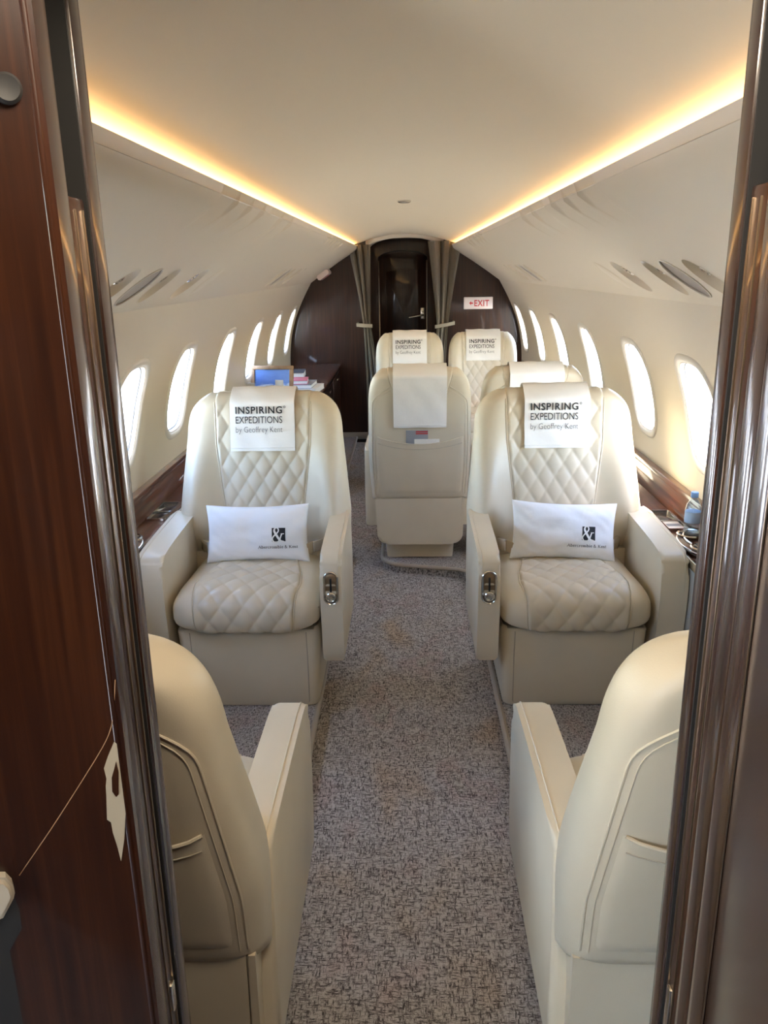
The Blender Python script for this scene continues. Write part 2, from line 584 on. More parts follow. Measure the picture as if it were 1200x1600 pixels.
def rounded_poly(pts, rads, n=6):
    out = []
    k = len(pts)
    for i in range(k):
        p = Vector(pts[i]); a = (Vector(pts[i-1])-p); c = (Vector(pts[(i+1) % k])-p)
        r = rads[i]
        if r == 0:
            out.append(tuple(p)); continue
        a.normalize(); c.normalize()
        half = a.angle(c)/2
        d = r/math.tan(half)
        cen = p + (a+c).normalized()*(r/math.sin(half))
        s_, e_ = p+a*d, p+c*d
        v0, v1 = s_-cen, e_-cen
        ang = v0.angle_signed(v1)
        for q in range(n+1):
            t = -ang*q/n
            out.append((cen.x+v0.x*math.cos(t)-v0.y*math.sin(t), cen.y+v0.x*math.sin(t)+v0.y*math.cos(t)))
    return out

left_edge = [(-0.325, Y0+0.01), (-0.325, 4.20), (-0.46, 4.50), (-0.46, Y1)]
right_edge = [(0.325, Y0+0.01), (0.325, 3.92), (-0.135, 4.03), (-0.135, Y1)]
def plinth(name, edge, sg, rads):
    xo = sg*1.06
    poly = rounded_poly([(xo, Y0+0.01)] + edge + [(xo, Y1)], [0] + rads + [0])
    b = BM()
    prism(b, poly, 'z', -0.05, 0.0)
    o = struct(obj(name, b, M['carpet'], floor))
    inner = [p for p in poly if abs(p[0]-xo) > 1e-6]
    b = BM()
    tube(b, [(p[0], p[1], -0.004) for p in inner], 0.011, 8)
    obj('edge_trim', b, M['trim'], o)
    return o
plinth('raised_floor', left_edge, -1, [0, 0.10, 0.10, 0])
plinth('raised_floor', right_edge, 1, [0, 0.10, 0.14, 0])

# ceiling vault
cp = [(-0.50, 1.690), (-0.42, 1.708), (-0.28, 1.750), (-0.14, 1.778), (0, 1.785), (0.14, 1.778), (0.28, 1.750), (0.42, 1.708), (0.50, 1.690)]
b = BM()
cc = catmull([Vector((*q, 0)) for q in cp], 6)
rr = [[(p.x, y, p.y) for p in cc] for y in lin(Y0-0.1, Y1+0.01, 12)]
loft(b, rr, closed=False)
ceil = struct(obj('ceiling', b, M['ceiling'], recalc=False))
b = BM()
lathe(b, [(0.030, 0.0), (0.030, -0.006), (0.022, -0.010), (0.012, -0.008), (0.012, -0.002)], (0.0, 3.79, 1.785), 20)
obj('ceiling_lamp', b, M['chrome'], ceil)

LEDGE = {}
for sg, nm in ((-1, 'left'), (1, 'right')):
    pf = Prof(SIDE, sg)
    sc = pf.find(1.005)
    holes = [(y, sc, 0.150, 0.186, 3.2) for y in WIN[sg]]
    b = BM()
    surf_with_holes(b, pf, Y0, Y1, holes)
    wall = struct(obj('wall_'+nm, b, M['panel'], recalc=False))
    # upper service panel with oval recesses
    up_ = Prof(UPPER, sg)
    us = up_.find(1.466)
    ov = []
    for k, y in enumerate(VENT[sg]):
        ov.append((y, us, (0.062, 0.064, 0.058, 0.075, 0.066)[k], 0.083, 2.0))
    for k, y in enumerate([4.70, 4.88, 5.06, 5.38, 5.60]):
        ov.append((y, us, (0.062, 0.064, 0.058, 0.075, 0.066)[k], 0.083, 2.0))
    b = BM()
    surf_with_holes(b, up_, Y0, Y1, ov, ns=16, nyd=8)
    upo = obj('upper_panel', b, M['panel'], wall, recalc=False)
    for k, h in enumerate(ov):
        kind = k % 5
        if kind == 1:      # loudspeaker grille: nearly flush
            b = BM(); ring_loft(b, up_, h, [(0.0, 0.0), (-0.002, 0.003), (-0.05, 0.003)], cap=True)
            g = obj('speaker_grille', b, M['grille'], upo)
            b = BM(); tube(b, [up_.P(*hole_pt(h, 2*math.pi*j/40), -0.001) for j in range(40)], 0.0022, 6, True)
            obj('rim', b, M['frame'], g)
        elif kind == 4:    # blank access cover
            b = BM(); ring_loft(b, up_, h, [(0.0, 0.002), (-0.003, 0.0), (-0.05, 0.0)], cap=True)
            g = obj('access_cover', b, M['panel'], upo)
        else:
            b = BM()
            ring_loft(b, up_, h, [(0.004, -0.0005), (0.0, -0.001), (-0.003, 0.004), (-0.010, 0.020), (-0.022, 0.034), (-0.045, 0.040)], cap=True)
            g = obj('vent_recess', b, M['panel'], upo)
            c = up_.P(h[0], h[1]-0.022, 0.018)
            b = BM()
            nv = up_.nrm(h[1]); nn = Vector((nv.x, 0, nv.y))
            rr = []
            a_ = Vector((0, 1, 0)); c_ = nn.cross(a_)
            rad = 0.030 if kind == 3 else 0.020
            for r_, q in ((rad, 0.02), (rad, -0.006), (rad*0.8, -0.012), (rad*0.55, -0.012), (rad*0.5, 0.0), (0.001, 0.0)):
                rr.append([c + nn*q + a_*r_*math.cos(t) + c_*r_*math.sin(t) for t in [2*math.pi*j/16 for j in range(16)]])
            loft(b, rr)
            obj('reading_light' if kind == 3 else 'air_nozzle', b, M['chrome'], upo if False else g.parent)
    # cove light strip lying behind the lip
    b = BM()
    box(b, (min(sg*0.432, sg*0.452), Y0+0.05, 1.674), (max(sg*0.432, sg*0.452), Y1-0.05, 1.682))
    obj('cove_light_strip', b, M['led'], upo)
    b = BM()
    grid(b, lambda u, y: Vector((sg*(0.412+u*0.10), y, 1.668+u*0.02)), lin(0, 1, 3), lin(Y0, Y1, 3))
    obj('cove_shelf', b, M['panel'], upo)
    # windows
    for k, h in enumerate(holes):
        b = BM()
        ring_loft(b, pf, h, [(0.034, 0.0005), (0.031, -0.004), (0.022, -0.007), (0.012, -0.006), (0.004, -0.001), (0.0, 0.004), (-0.004, 0.012), (-0.006, 0.024)])
        wf = struct(obj('window_%d' % (k+1 if sg < 0 else k+1+len(WIN[-1])), b, M['frame'], recalc=False))
        b = BM()
        tube(b, [pf.P(*hole_pt((h[0], h[1], h[2]-0.006, h[3]-0.006, h[4]), 2*math.pi*j/48), 0.017) for j in range(48)], 0.003, 6, True)
        obj('pane_seal', b, M['grey'], wf)
        b = BM()
        ring_loft(b, pf, (h[0], h[1], h[2]-0.005, h[3]-0.005, h[4]), [(0.0, 0.020), (-0.05, 0.020), (-0.10, 0.020)], cap=True)
        obj('pane', b, M['glass'], wf)
        if sg > 0 and k < 2:  # unseen closed shades, added to keep sun off the right seat cushion
            b = BM()
            zz = lin(-h[3]-0.01, h[3]+0.01, 25)
            grid(b, lambda y, q: pf.P(h[0]+y, h[1]+zz[q], 0.027 + 0.004*(q % 2)), lin(-h[2]-0.01, h[2]+0.01, 3), range(25))
            obj('added_sun_shade', b, M['frame'], wf)
            continue
        # daylight portal at the opening
        ld = bpy.data.lights.new('daylight_portal', 'AREA')
        ld.shape = 'RECTANGLE'; ld.size = 0.34; ld.size_y = 0.40
        ld.cycles.is_portal = True
        lo = bpy.data.objects.new('daylight_portal', ld)
        COL.objects.link(lo)
        p = pf.P(h[0], h[1], 0.045); n3 = pf.nrm(h[1])
        lo.location = p
        lo.rotation_euler = Vector((-n3.x, 0, -n3.y)).to_track_quat('-Z', 'Y').to_euler()

    # side ledge: rail, upright wood facing, ledge top, lower panel
    side_nm = 'left' if sg < 0 else 'right'
    def X(a, c):
        return (min(sg*a, sg*c), max(sg*a, sg*c))
    def bx(a, c, y0, y1, z0, z1, name, mt, parent=None, bev=0.004):
        xa, xb = X(a, c)
        return boxo(name, (xa, y0, z0), (xb, y1, z1), mt, parent, bev)
    led_ = empty('side_ledge', (0, 0, 0))
    LEDGE[sg] = led_
    tag(led_, 'dark mahogany side ledge running under the %s hand windows' % side_nm, 'side ledge', 'side ledges')
    yend = 4.35 if sg < 0 else 7.36
    bx(1.018, 1.052, Y0+0.02, yend, 0.672, 0.695, 'rail', M['woodh'], led_, 0.006)
    bx(1.030, 1.052, Y0+0.02, yend, 0.565, 0.674, 'upright_facing', M['woodh'], led_, 0.002)
    bx(0.930, 1.034, Y0+0.02, yend, 0.548, 0.570, 'top', M['woodh'], led_, 0.003)
    bx(0.922, 0.932, Y0+0.02, yend, 0.545, 0.574, 'metal_edge', M['chrome'], led_, 0.002)
    bx(0.925, 1.05, Y0+0.02, yend, 0.0, 0.548, 'lower_panel', M['lower'], led_, 0.004)

# world outside: apron
b = BM()
grid(b, lambda x, y: Vector((x, y, -1.6)), lin(-60, 60, 3), lin(-60, 60, 3))
ap = struct(obj('ground', b, M['concrete']))

# ------------------------------------------------------------------ rear bulkhead, door, arch
prof_r = [(0.41, 1.70), (0.45, 1.64), (0.56, 1.575), (0.68, 1.497), (0.825, 1.398), (0.885, 1.29), (0.94, 1.18), (0.985, 1.07), (1.015, 0.96), (1.035, 0.85), (1.048, 0.70), (1.05, -0.05)]
wb = empty('wall_back', (0, Y1, 0))
struct(wb)
for sg in (-1, 1):
    inner = 0.34
    poly = [(sg*inner, -0.05), (sg*inner, 1.755)] + [(sg*(x+0.012), z) for x, z in prof_r]
    b = BM()
    prism(b, poly, 'y', -0.004, 0.05)
    obj('wood_panel', b, M['wood'], wb)
    b = BM()
    box(b, (min(sg*inner, sg*0.90), -0.012, -0.02), (max(sg*inner, sg*0.90), -0.004, 0.045), 0.003)
    obj('skirting', b, M['trim'], wb)
# niche walls behind the bulkhead leading to the door
YD = 8.02
for sg in (-1, 1):
    boxo('niche_side', (min(sg*0.34, sg*0.37), 0.05, -0.05), (max(sg*0.34, sg*0.37), YD-Y1+0.06, 1.80), M['wood'], wb, 0.002)
boxo('niche_ceiling', (-0.36, 0.05, 1.765), (0.36, YD-Y1+0.06, 1.79), M['ceiling'], wb, 0.002)
# cream arch lining over the opening
b = BM()
a0 = [(0.33*math.cos(R(a)), 1.660+0.105*math.sin(R(a))) for a in lin(0, 180, 25)]
a1 = [(0.345*math.cos(R(a)), 1.660+0.150*math.sin(R(a))) for a in lin(0, 180, 25)]
rr = [[(p[0], -0.012, p[1]) for p in a0], [(p[0], -0.012, p[1]) for p in a1]]
loft(b, rr, closed=False)
rr = [[(p[0], -0.012, p[1]) for p in a0], [(p[0]*0.985, 0.02, p[1]) for p in a0], [(p[0]*0.96, 0.12, p[1]-0.005) for p in a0]]
loft(b, rr, closed=False)
obj('arch_lining', b, M['frame'], wb)
b = BM()
poly = [(0.34*math.cos(R(a)), 1.655+0.100*math.sin(R(a))) for a in lin(0, 180, 25)] + [(-0.34, 1.80), (0.34, 1.80)]
prism(b, poly, 'y', 0.004, 0.05)
obj('arch_spandrel', b, M['frame'], wb)

# rear door in its frame
dr = empty('door_1', (-0.02, YD, -0.05))
struct(dr)
def arch_poly(w, z0, zs, rise, n=20):
    return [(-w, z0), (-w, zs)] + [(-w*math.cos(R(a)), zs+rise*math.sin(R(a))) for a in lin(0, 180, n)][1:-1] + [(w, zs), (w, z0)]
b = BM()
o_ = arch_poly(0.38, 0.0, 1.79, 0.10)
i_ = arch_poly(0.235, 0.0, 1.64, 0.07)
rr = [[(p[0], -0.03, p[1]) for p in i_], [(p[0], -0.03, p[1]) for p in o_]]
loft(b, rr, closed=False)
rr = [[(p[0], -0.03, p[1]) for p in i_], [(p[0], 0.04, p[1]) for p in i_]]
loft(b, rr, closed=False)
obj('door_frame', b, M['wood'], dr)
b = BM(); prism(b, arch_poly(0.232, 0.005, 1.635, 0.07), 'y', 0.0, 0.04, 0.004, 2)
obj('door_leaf', b, M['wood'], dr)
b = BM(); prism(b, arch_poly(0.165, 0.75, 1.50, 0.05), 'y', -0.006, 0.002, 0.005, 2)
obj('upper_door_panel', b, M['wood'], dr)
b = BM(); prism(b, arch_poly(0.165, 0.10, 0.60, 0.0), 'y', -0.006, 0.002, 0.005, 2)
obj('lower_door_panel', b, M['wood'], dr)
b = BM()
tube(b, [(-0.228, -0.036, 0.05), (-0.228, -0.036, 1.62)], 0.006, 8)
obj('metal_strip', b, M['brass'], dr)
b = BM()
tube(b, [(0.228, -0.036, 0.05), (0.228, -0.036, 1.62)], 0.005, 8)
obj('metal_strip', b, M['brass'], dr)
b = BM()
box(b, (0.165, -0.018, 1.075), (0.215, 0.0, 1.185), 0.010, 3)
plate = obj('handle_plate', b, M['chrome'], dr)
b = BM()
tube(b, [(0.190, -0.012, 1.115), (0.190, -0.055, 1.115), (0.165, -0.060, 1.112), (0.055, -0.060, 1.095)], [0.010, 0.010, 0.010, 0.007], 10)
obj('door_handle', b, M['chrome'], plate)

# curtains gathered on both sides of the opening
def curtain(name, x_top, x_tie, x_bot, z_top, z_tie, label):
    b = BM()
    ph = random.random()*6
    def fn(u, z):
        if z > z_tie:
            k = ((z-z_tie)/(z_top-z_tie))
            k = k**1.15
            a = x_tie[0]+(x_top[0]-x_tie[0])*k; c = x_tie[1]+(x_top[1]-x_tie[1])*k
        else:
            k = min(1.0, (z_tie-z)/0.5)
            k = k**0.8
            a = x_tie[0]+(x_bot[0]-x_tie[0])*k; c = x_tie[1]+(x_bot[1]-x_tie[1])*k
        wd = c-a
        amp = 0.022*min(1.0, 0.5+abs(z-z_tie)*1.0)
        return Vector((a+wd*u + 0.006*math.sin(u*23+ph), Y1-0.075 + amp*math.sin(u*6*math.pi+ph+0.5*math.sin(z*3)) + 0.008*math.sin(u*15*math.pi+ph), z))
    grid(b, fn, lin(0, 1, 60), lin(0.02, z_top, 40))
    bmesh.ops.solidify(b, geom=b.faces[:], thickness=0.003)
    o = tag(obj(name, b, M['curtain']), label, 'curtain', 'curtains at the rear opening')
    return o
cl = curtain('curtain', (-0.50, -0.295), (-0.375, -0.305), (-0.36, -0.24), 1.70, 1.02, 'narrow taupe curtain gathered at the left side of the rear opening')
cr = curtain('curtain', (0.195, 0.50), (0.275, 0.385), (0.24, 0.36), 1.72, 1.00, 'wider taupe curtain swept back at the right side of the rear opening')
def tieback(cur, xa, xb, z, tilt):
    b = BM()
    rr = []
    for x in lin(xa, xb, 12):
        k = (x-xa)/(xb-xa)
        zz = z + tilt*k
        yy = Y1-0.115 - 0.010*math.sin(math.pi*k)
        rr.append([(x, yy, zz-0.016), (x, yy-0.006, zz-0.014), (x, yy-0.006, zz+0.014), (x, yy, zz+0.016)])
    loft(b, rr)
    box(b, (xb-0.010 if xb > 0 else xb-0.006, Y1-0.12, z+tilt-0.016), (xb+0.006 if xb > 0 else xb+0.010, Y1-0.006, z+tilt+0.016), 0.003)
    obj('tieback', b, M['curtain'], cur)
tieback(cl, -0.290, -0.425, 1.015, 0.012)
tieback(cr, 0.262, 0.430, 1.000, 0.030)

# exit sign on the rear bulkhead
ex = boxo('exit_sign', (0.519, Y1-0.026, 1.142), (0.775, Y1-0.003, 1.246), M['exit_w'], None, 0.006, 3)
tag(ex, 'white exit sign with red letters on the right rear bulkhead', 'sign')
b = BM()
fm = lambda x, y: Vector((x, Y1-0.0275, y))
text_fit(b, 'EXIT', 0.612, 1.168, 0.130, 0.052, fm, bold=0.02, spacing=1.1)
obj('lettering', b, M['red'], ex)
b = BM()
vv = [b.verts.new(fm(x, y)) for x, y in [(0.566, 1.194), (0.584, 1.212), (0.584, 1.200), (0.600, 1.200), (0.600, 1.188), (0.584, 1.188), (0.584, 1.176)]]
b.faces.new(vv)
obj('arrow', b, M['red'], ex)
# small exit sign on the left upper panel
upl = Prof(UPPER, -1)
d0 = upl.find(1.478)
b = BM()
n_ = upl.nrm(d0); nn = Vector((-n_.x, 0, -n_.y)); td = Vector((upl.at(d0+0.01).x-upl.at(d0-0.01).x, 0, upl.at(d0+0.01).y-upl.at(d0-0.01).y)).normalized()
cen = upl.P(7.16, d0, -0.002)
sx_ = empty('exit_sign', cen)
tag(sx_, 'small pink white exit sign on the left ceiling panel', 'sign')
def signpt(a, h, o):
    return Vector((0, 1, 0))*a + td*h + nn*o
b = BM()
rr = [[signpt(a, h, o) for a, h in ((-0.13, -0.055), (0.13, -0.055), (0.13, 0.055), (-0.13, 0.055))] for o in (0.0, 0.045)]
loft(b, rr)
bmesh.ops.bevel(b, geom=b.edges[:], offset=0.008, segments=2, affect='EDGES')
obj('sign_box', b, M['exit_w'], sx_)
b = BM()
text_fit(b, 'EXIT', -0.085, -0.028, 0.17, 0.056, lambda x, y: signpt(x, -y, 0.0465), bold=0.02)
obj('lettering', b, M['red'], sx_)
b = BM()
fe = lambda x, y: Vector((x, -0.1315, -0.0)) + td*(-y) + nn*0.0
text_fit(b, 'EXIT', -0.0, -0.02, 0.001, 0.03, fe)
b.free()

# ------------------------------------------------------------------ near bulkhead with pocket door, vestibule
XL, XR = -0.262, 0.278
ZT = 1.745
wf_ = empty('wall_front', (0, 0, 0)); struct(wf_)
for sg, xi in ((-1, XL), (1, XR)):
    xo = sg*1.12
    a, c = min(xi, xo), max(xi, xo)
    boxo('rear_jamb_panel', (a, 0.716, -0.05), (c, 0.740, 1.90), M['gloss'], wf_, 0.003, 2)
    boxo('front_jamb_panel', (a, 0.640, -0.05), (c, 0.671, 1.90), M['gloss'], wf_, 0.004, 2)
    xi2 = xi + sg*0.030
    boxo('pocket_lining', (min(xi2+sg*0.09, xo), 0.671, -0.05), (max(xi2+sg*0.09, xo), 0.716, 1.90), M['dark'], wf_, 0.0)
for sg, xi in ((-1, XL), (1, XR)):
    xa, xb = sorted((xi+sg*0.003, xi+sg*0.13))
    boxo('slot_lining', (xa, 0.6708, -0.05), (xb, 0.6735, 1.90), M['dark'], wf_, 0.0)
    boxo('slot_lining', (xa, 0.7135, -0.05), (xb, 0.7162, 1.90), M['dark'], wf_, 0.0)
boxo('door_header', (XL, 0.640, ZT), (XR, 0.740, 1.90), M['wood'], wf_, 0.003)
# closing fuselage frame behind the jambs up to the cabin profile
for sg, xi in ((-1, XL), (1, XR)):
    pd = empty('door_%d' % (2 if sg < 0 else 3), (xi+sg*0.004, 0.6935, -0.04)); struct(pd)
    def pb(name, a, c, y0, y1, z0, z1, mt, bev=0.002):
        boxo(name, (min(sg*a, sg*c), y0, z0), (max(sg*a, sg*c), y1, z1), mt, pd, bev)
    pb('door_edge', 0.0, 0.10, -0.019, 0.019, 0.0, 1.60, M['wood'], 0.004)
    pb('edge_strip', -0.0015, 0.004, -0.0080, -0.0062, 0.02, 1.59, M['brass'], 0.0006)
    pb('edge_strip', -0.0015, 0.004, 0.0085, 0.0105, 0.02, 1.59, M['brass'], 0.0006)
    if sg > 0:
        pb('latch_plate', -0.004, 0.006, -0.005, 0.005, 0.72, 0.79, M['chrome'], 0.001)
    else:
        pb('latch_plate', -0.004, 0.006, -0.004, 0.006, 0.755, 0.79, M['chrome'], 0.001)

# left panel of the vestibule, turned towards the camera
lp = empty('wall_entry_left', (XL-0.002, 0.638, -0.05), R(180+30)); struct(lp)   # local +x runs away to the left and towards the viewer
# local frame: x along panel (0 at jamb), -y... panel face on local +y side
b = BM()
prof = [(-0.004, 0.0), (0.30, 0.0), (0.30, -0.03), (-0.004, -0.03)]
prism(b, [(p[0], p[1]) for p in prof], 'z', 0.0, 1.95)
obj('veneer_panel', b, M['wood'], lp)
b = BM()
tube(b, [(0.002, -0.003, 0.0), (0.002, -0.003, 1.95)], 0.004, 10)
obj('corner_bead', b, M['wood'], lp)
def LP(x, z, o=0.0008):
    return Vector((x, o, z))
# outlines on the panel face, in metres: (distance from the jamb, height)
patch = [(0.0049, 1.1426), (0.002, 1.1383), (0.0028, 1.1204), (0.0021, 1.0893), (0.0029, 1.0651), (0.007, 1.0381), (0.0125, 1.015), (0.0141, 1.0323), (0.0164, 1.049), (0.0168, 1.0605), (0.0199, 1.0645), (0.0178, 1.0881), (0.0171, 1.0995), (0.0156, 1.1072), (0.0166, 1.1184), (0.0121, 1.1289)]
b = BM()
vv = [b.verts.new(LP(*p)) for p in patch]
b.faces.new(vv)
obj('cream_patch', b, M['creamspot'], lp)  # flat cream shape laid on the panel face
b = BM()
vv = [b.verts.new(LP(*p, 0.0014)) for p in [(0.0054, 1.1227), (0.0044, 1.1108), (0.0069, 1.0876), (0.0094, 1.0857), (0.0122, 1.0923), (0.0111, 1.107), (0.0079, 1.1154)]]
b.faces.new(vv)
obj('inner_wood_patch', b, M['wood'], lp)  # wood coloured island inside the cream shape
b = BM()
arc = smooth_line([p for p in [(-0.0028, 1.2028), (0.0008, 1.1794), (0.0055, 1.158), (0.0154, 1.1394), (0.0383, 1.1091), (0.0674, 1.0726), (0.099, 1.0354)]], 6)
tube(b, [LP(x, z, 0.0) for x, z in arc], 0.00045, 6)
obj('seam_line', b, M['oak'], lp)
# ivory handle, dark finger recess and a round black stop
b = BM()
hp = [p for p in [(0.1277, 1.0518), (0.1094, 1.044), (0.1054, 1.0354), (0.1046, 1.0253), (0.1064, 1.0199), (0.1171, 1.0037), (0.1351, 1.0015)]]
lo_ = [b.verts.new(LP(x, z, 0.0)) for x, z in hp]; hi_ = [b.verts.new(LP(x, z, 0.012)) for x, z in hp]
b.faces.new(hi_); b.faces.new(lo_[::-1])
for i in range(len(hp)):
    j = (i+1) % len(hp)
    b.faces.new((lo_[i], lo_[j], hi_[j], hi_[i]))
bmesh.ops.bevel(b, geom=[e for e in b.edges if all(v in hi_ for v in e.verts)], offset=0.004, segments=3, affect='EDGES')
obj('latch_handle', b, M['ivory'], lp)
b = BM()
vv = [b.verts.new(LP(*p, 0.0006)) for p in [(0.1313, 1.0275), (0.1059, 1.0161), (0.1037, 1.001), (0.1044, 0.9798), (0.1173, 0.9607), (0.117, 0.9273), (0.1176, 0.8742), (0.1216, 0.845), (0.155, 0.8649)]]
b.faces.new(vv)
obj('finger_recess', b, M['dark'], lp)
b = BM()
cx_, cz_ = 0.0202, 1.6764
rr = [[LP(cx_+r_*math.cos(t), cz_+r_*math.sin(t), o) for t in [2*math.pi*j/24 for j in range(24)]] for r_, o in ((0.0105, 0.0), (0.0105, 0.004), (0.0085, 0.006), (0.004, 0.005))]
loft(b, rr)
obj('door_stop', b, M['dark'], lp)

# right wall of the vestibule, flush with the jamb
rw = empty('wall_entry_right', (0, 0, 0)); struct(rw)
boxo('lacquered_panel', (XR, -1.3, -0.05), (XR+0.03, 0.602, 1.95), M['gloss'], rw, 0.0015)
boxo('jamb_strip', (XR, 0.606, -0.05), (XR+0.03, 0.6395, 1.95), M['gloss'], rw, 0.002)
boxo('panel_gap', (XR+0.004, 0.600, -0.05), (XR+0.03, 0.608, 1.95), M['dark'], rw, 0.0)
b = BM()
tube(b, [(XR-0.0006, 0.603, 0.70), (XR-0.0006, 0.603, 1.5)], 0.0009, 6)
obj('edge_bead', b, M['brass'], rw)
b = BM()
tube(b, [(XR-0.0006, 0.603, 0.70), (XR-0.0008, 0.5985, 0.69), (XR-0.0008, 0.5955, 0.675), (XR-0.0008, 0.5955, 0.668), (XR-0.0008, 0.599, 0.664), (XR-0.0008, 0.603, 0.665)], 0.0009, 6)
obj('edge_bead', b, M['chrome'], rw)

# the rest of the vestibule, out of view, with its open entry door and an added fill light
boxo('wall_entry_rear', (-1.10, -1.34, -0.05), (0.31, -1.30, 1.95), M['wood'], None, 0.002)['kind'] = 'structure'
eo = empty('wall_entry_side', (0, 0, 0)); struct(eo)
boxo('entry_frame', (-1.12, -0.35, -0.05), (-1.08, 0.66, 1.95), M['panel'], eo, 0.002)
boxo('entry_frame', (-1.12, -1.34, -0.05), (-1.08, -0.85, 1.95), M['panel'], eo, 0.002)
boxo('entry_header', (-1.12, -0.85, 1.70), (-1.08, -0.35, 1.95), M['panel'], eo, 0.002)
ec = boxo('ceiling_entry', (-1.12, -1.34, 1.88), (0.31, 0.66, 1.92), M['ceiling'], None, 0.002); struct(ec)
b = BM(); box(b, (-0.12, 0.26, 1.868), (0.20, 0.58, 1.8795), 0.004)
obj('added_fill_panel', b, M['lamp'], ec)  # unseen light panel added to brighten the near seat backs

# outer skin so that nothing leaks past the cabin lining
b = BM()
sk = [(1.14, -0.1), (1.15, 0.62)]
b.free()
for sg in (-1, 1):
    b = BM()
    pts = [(sg*0.0, 1.98), (sg*0.45, 1.93), (sg*0.75, 1.72), (sg*0.92, 1.50), (sg*0.90, 1.30)]
    rr = [[(x, y, z) for x, z in pts] for y in (0.60, 8.2)]
    loft(b, rr, closed=False)
    struct(obj('trim_%d' % (1 if sg < 0 else 2), b, M['panel'], None))
b = BM(); box(b, (-1.2, 8.12, -0.06), (1.2, 8.16, 2.0)); struct(obj('wall_tail', b, M['dark']))
b = BM(); box(b, (-1.2, 7.455, -0.06), (-0.37, 7.47, 1.9)); box(b, (0.37, 7.455, -0.06), (1.2, 7.47, 1.9)); struct(obj('wall_rear_lining', b, M['dark']))

# ------------------------------------------------------------------ armchairs
class Seat:
    """local frame: the sitter faces -y, x to the camera's right when facing the camera, origin on the floor"""
    def __init__(s, **k):
        s.hw_low, s.hw_arm, s.hw_mid, s.hw_sh, s.hw_top = 0.330, 0.334, 0.310, 0.275, 0.215
        s.zb, s.zt, s.yb, s.yt = 0.42, 1.045, 0.190, 0.335
        s.pock, s.dip = 0.745, 0.055
        s.tf, s.wing, s.wing_low, s.tr = 0.052, 0.022, 0.075, 0.070
        s.qw = [(0.40, 0.150), (0.60, 0.152), (0.72, 0.168), (0.86, 0.184), (1.05, 0.188)]
        s.zarm = 0.60
        for a, v in k.items():
            setattr(s, a, v)
        s.L = math.hypot(s.zt-s.zb, s.yt-s.yb)
    def w(s, v):
        z = s.zb + v*(s.zt-s.zb)
        z2 = s.zb + 0.66*(s.zt-s.zb)
        a = s.hw_low + (s.hw_arm-s.hw_low)*smooth01(s.zb, s.zarm, z)
        if z > s.zarm:
            a = s.hw_arm + (s.hw_mid-s.hw_arm)*min(1.2, (z-s.zarm)/(z2-s.zarm))
        k = max(0.0, (v-0.70)/0.30)
        return a - (s.hw_mid-s.hw_top)*(0.25*k*k + 0.75*k**5)
    def E(s, u, v, p=9, kk=0.10):
        k = max(0.0, (v-1+kk)/kk)
        k2 = max(0.0, (0.07-v)/0.07)
        return math.sqrt(max(0.0, 1-abs(u)**p))*math.sqrt(max(0.0, 1-k**2.6))*math.sqrt(max(0.0, 1-k2**2.6))
    def front(s, u, v):
        y = s.yb + v*(s.yt-s.yb); z = s.zb + v*(s.zt-s.zb)
        wg = s.wing + s.wing_low*(1-smooth01(0.30, 0.90, v))
        t = s.tf + wg*smooth01(0.46, 0.86, abs(u))*smooth01(0.02, 0.25, v)
        return Vector((u*s.w(v), y - t*s.E(u, v), z))
    def rear(s, u, v):
        y = s.yb + v*(s.yt-s.yb); z = s.zb + v*(s.zt-s.zb)
        return Vector((u*s.w(v), y + s.tr*s.E(u, v, 16, 0.08), z))
    def P(s, x, t):
        """t<0: front, |t| metres below the top; t>0: rear"""
        v = 1-abs(t)/s.L
        u = max(-1, min(1, x/s.w(v)))
        return s.front(u, v) if t <= 0 else s.rear(u, v)
    def PN(s, x, t, off=0.0):
        e = 0.006
        p = s.P(x, t)
        if abs(t) < 0.03:
            k = t/0.03
            n = Vector((0, 0.5*k, 1)).normalized() if off else Vector((0, 0, 1))
            a_ = s.P(x, t+e)-s.P(x, t-e); c_ = Vector((1, 0, 0))
            n = c_.cross(a_)
        else:
            n = (s.P(x+e, t)-s.P(x-e, t)).cross(s.P(x, t+e)-s.P(x, t-e))
        n.normalize()
        return p + n*off
    def t_of_z(s, z):
        return (s.zt-z)/(s.zt-s.zb)*s.L

def puff(x, t, dx, dt, h=0.0075):
    a = (x/dx + t/dt) % 1.0
    c = (x/dx - t/dt) % 1.0
    q = math.sin(math.pi*a)*math.sin(math.pi*c)
    return h*(q**0.34)

def cospace(n, k=1.0):
    return [math.sin(x*math.pi/2)*0.6+x*0.4 for x in lin(-1, 1, n)]

def cushion_path(hy0=-0.335, zb=0.325, zt=0.462):
    pts = [(-0.315, zb), (-0.330, zb+0.012), (-0.338, zb+0.05), (-0.332, zb+0.095), (-0.305, zt-0.012), (-0.26, zt+0.002), (-0.18, zt+0.004), (-0.05, zt-0.004), (0.14, zt-0.012)]
    return catmull([Vector((*p, 0)) for p in pts], 8)

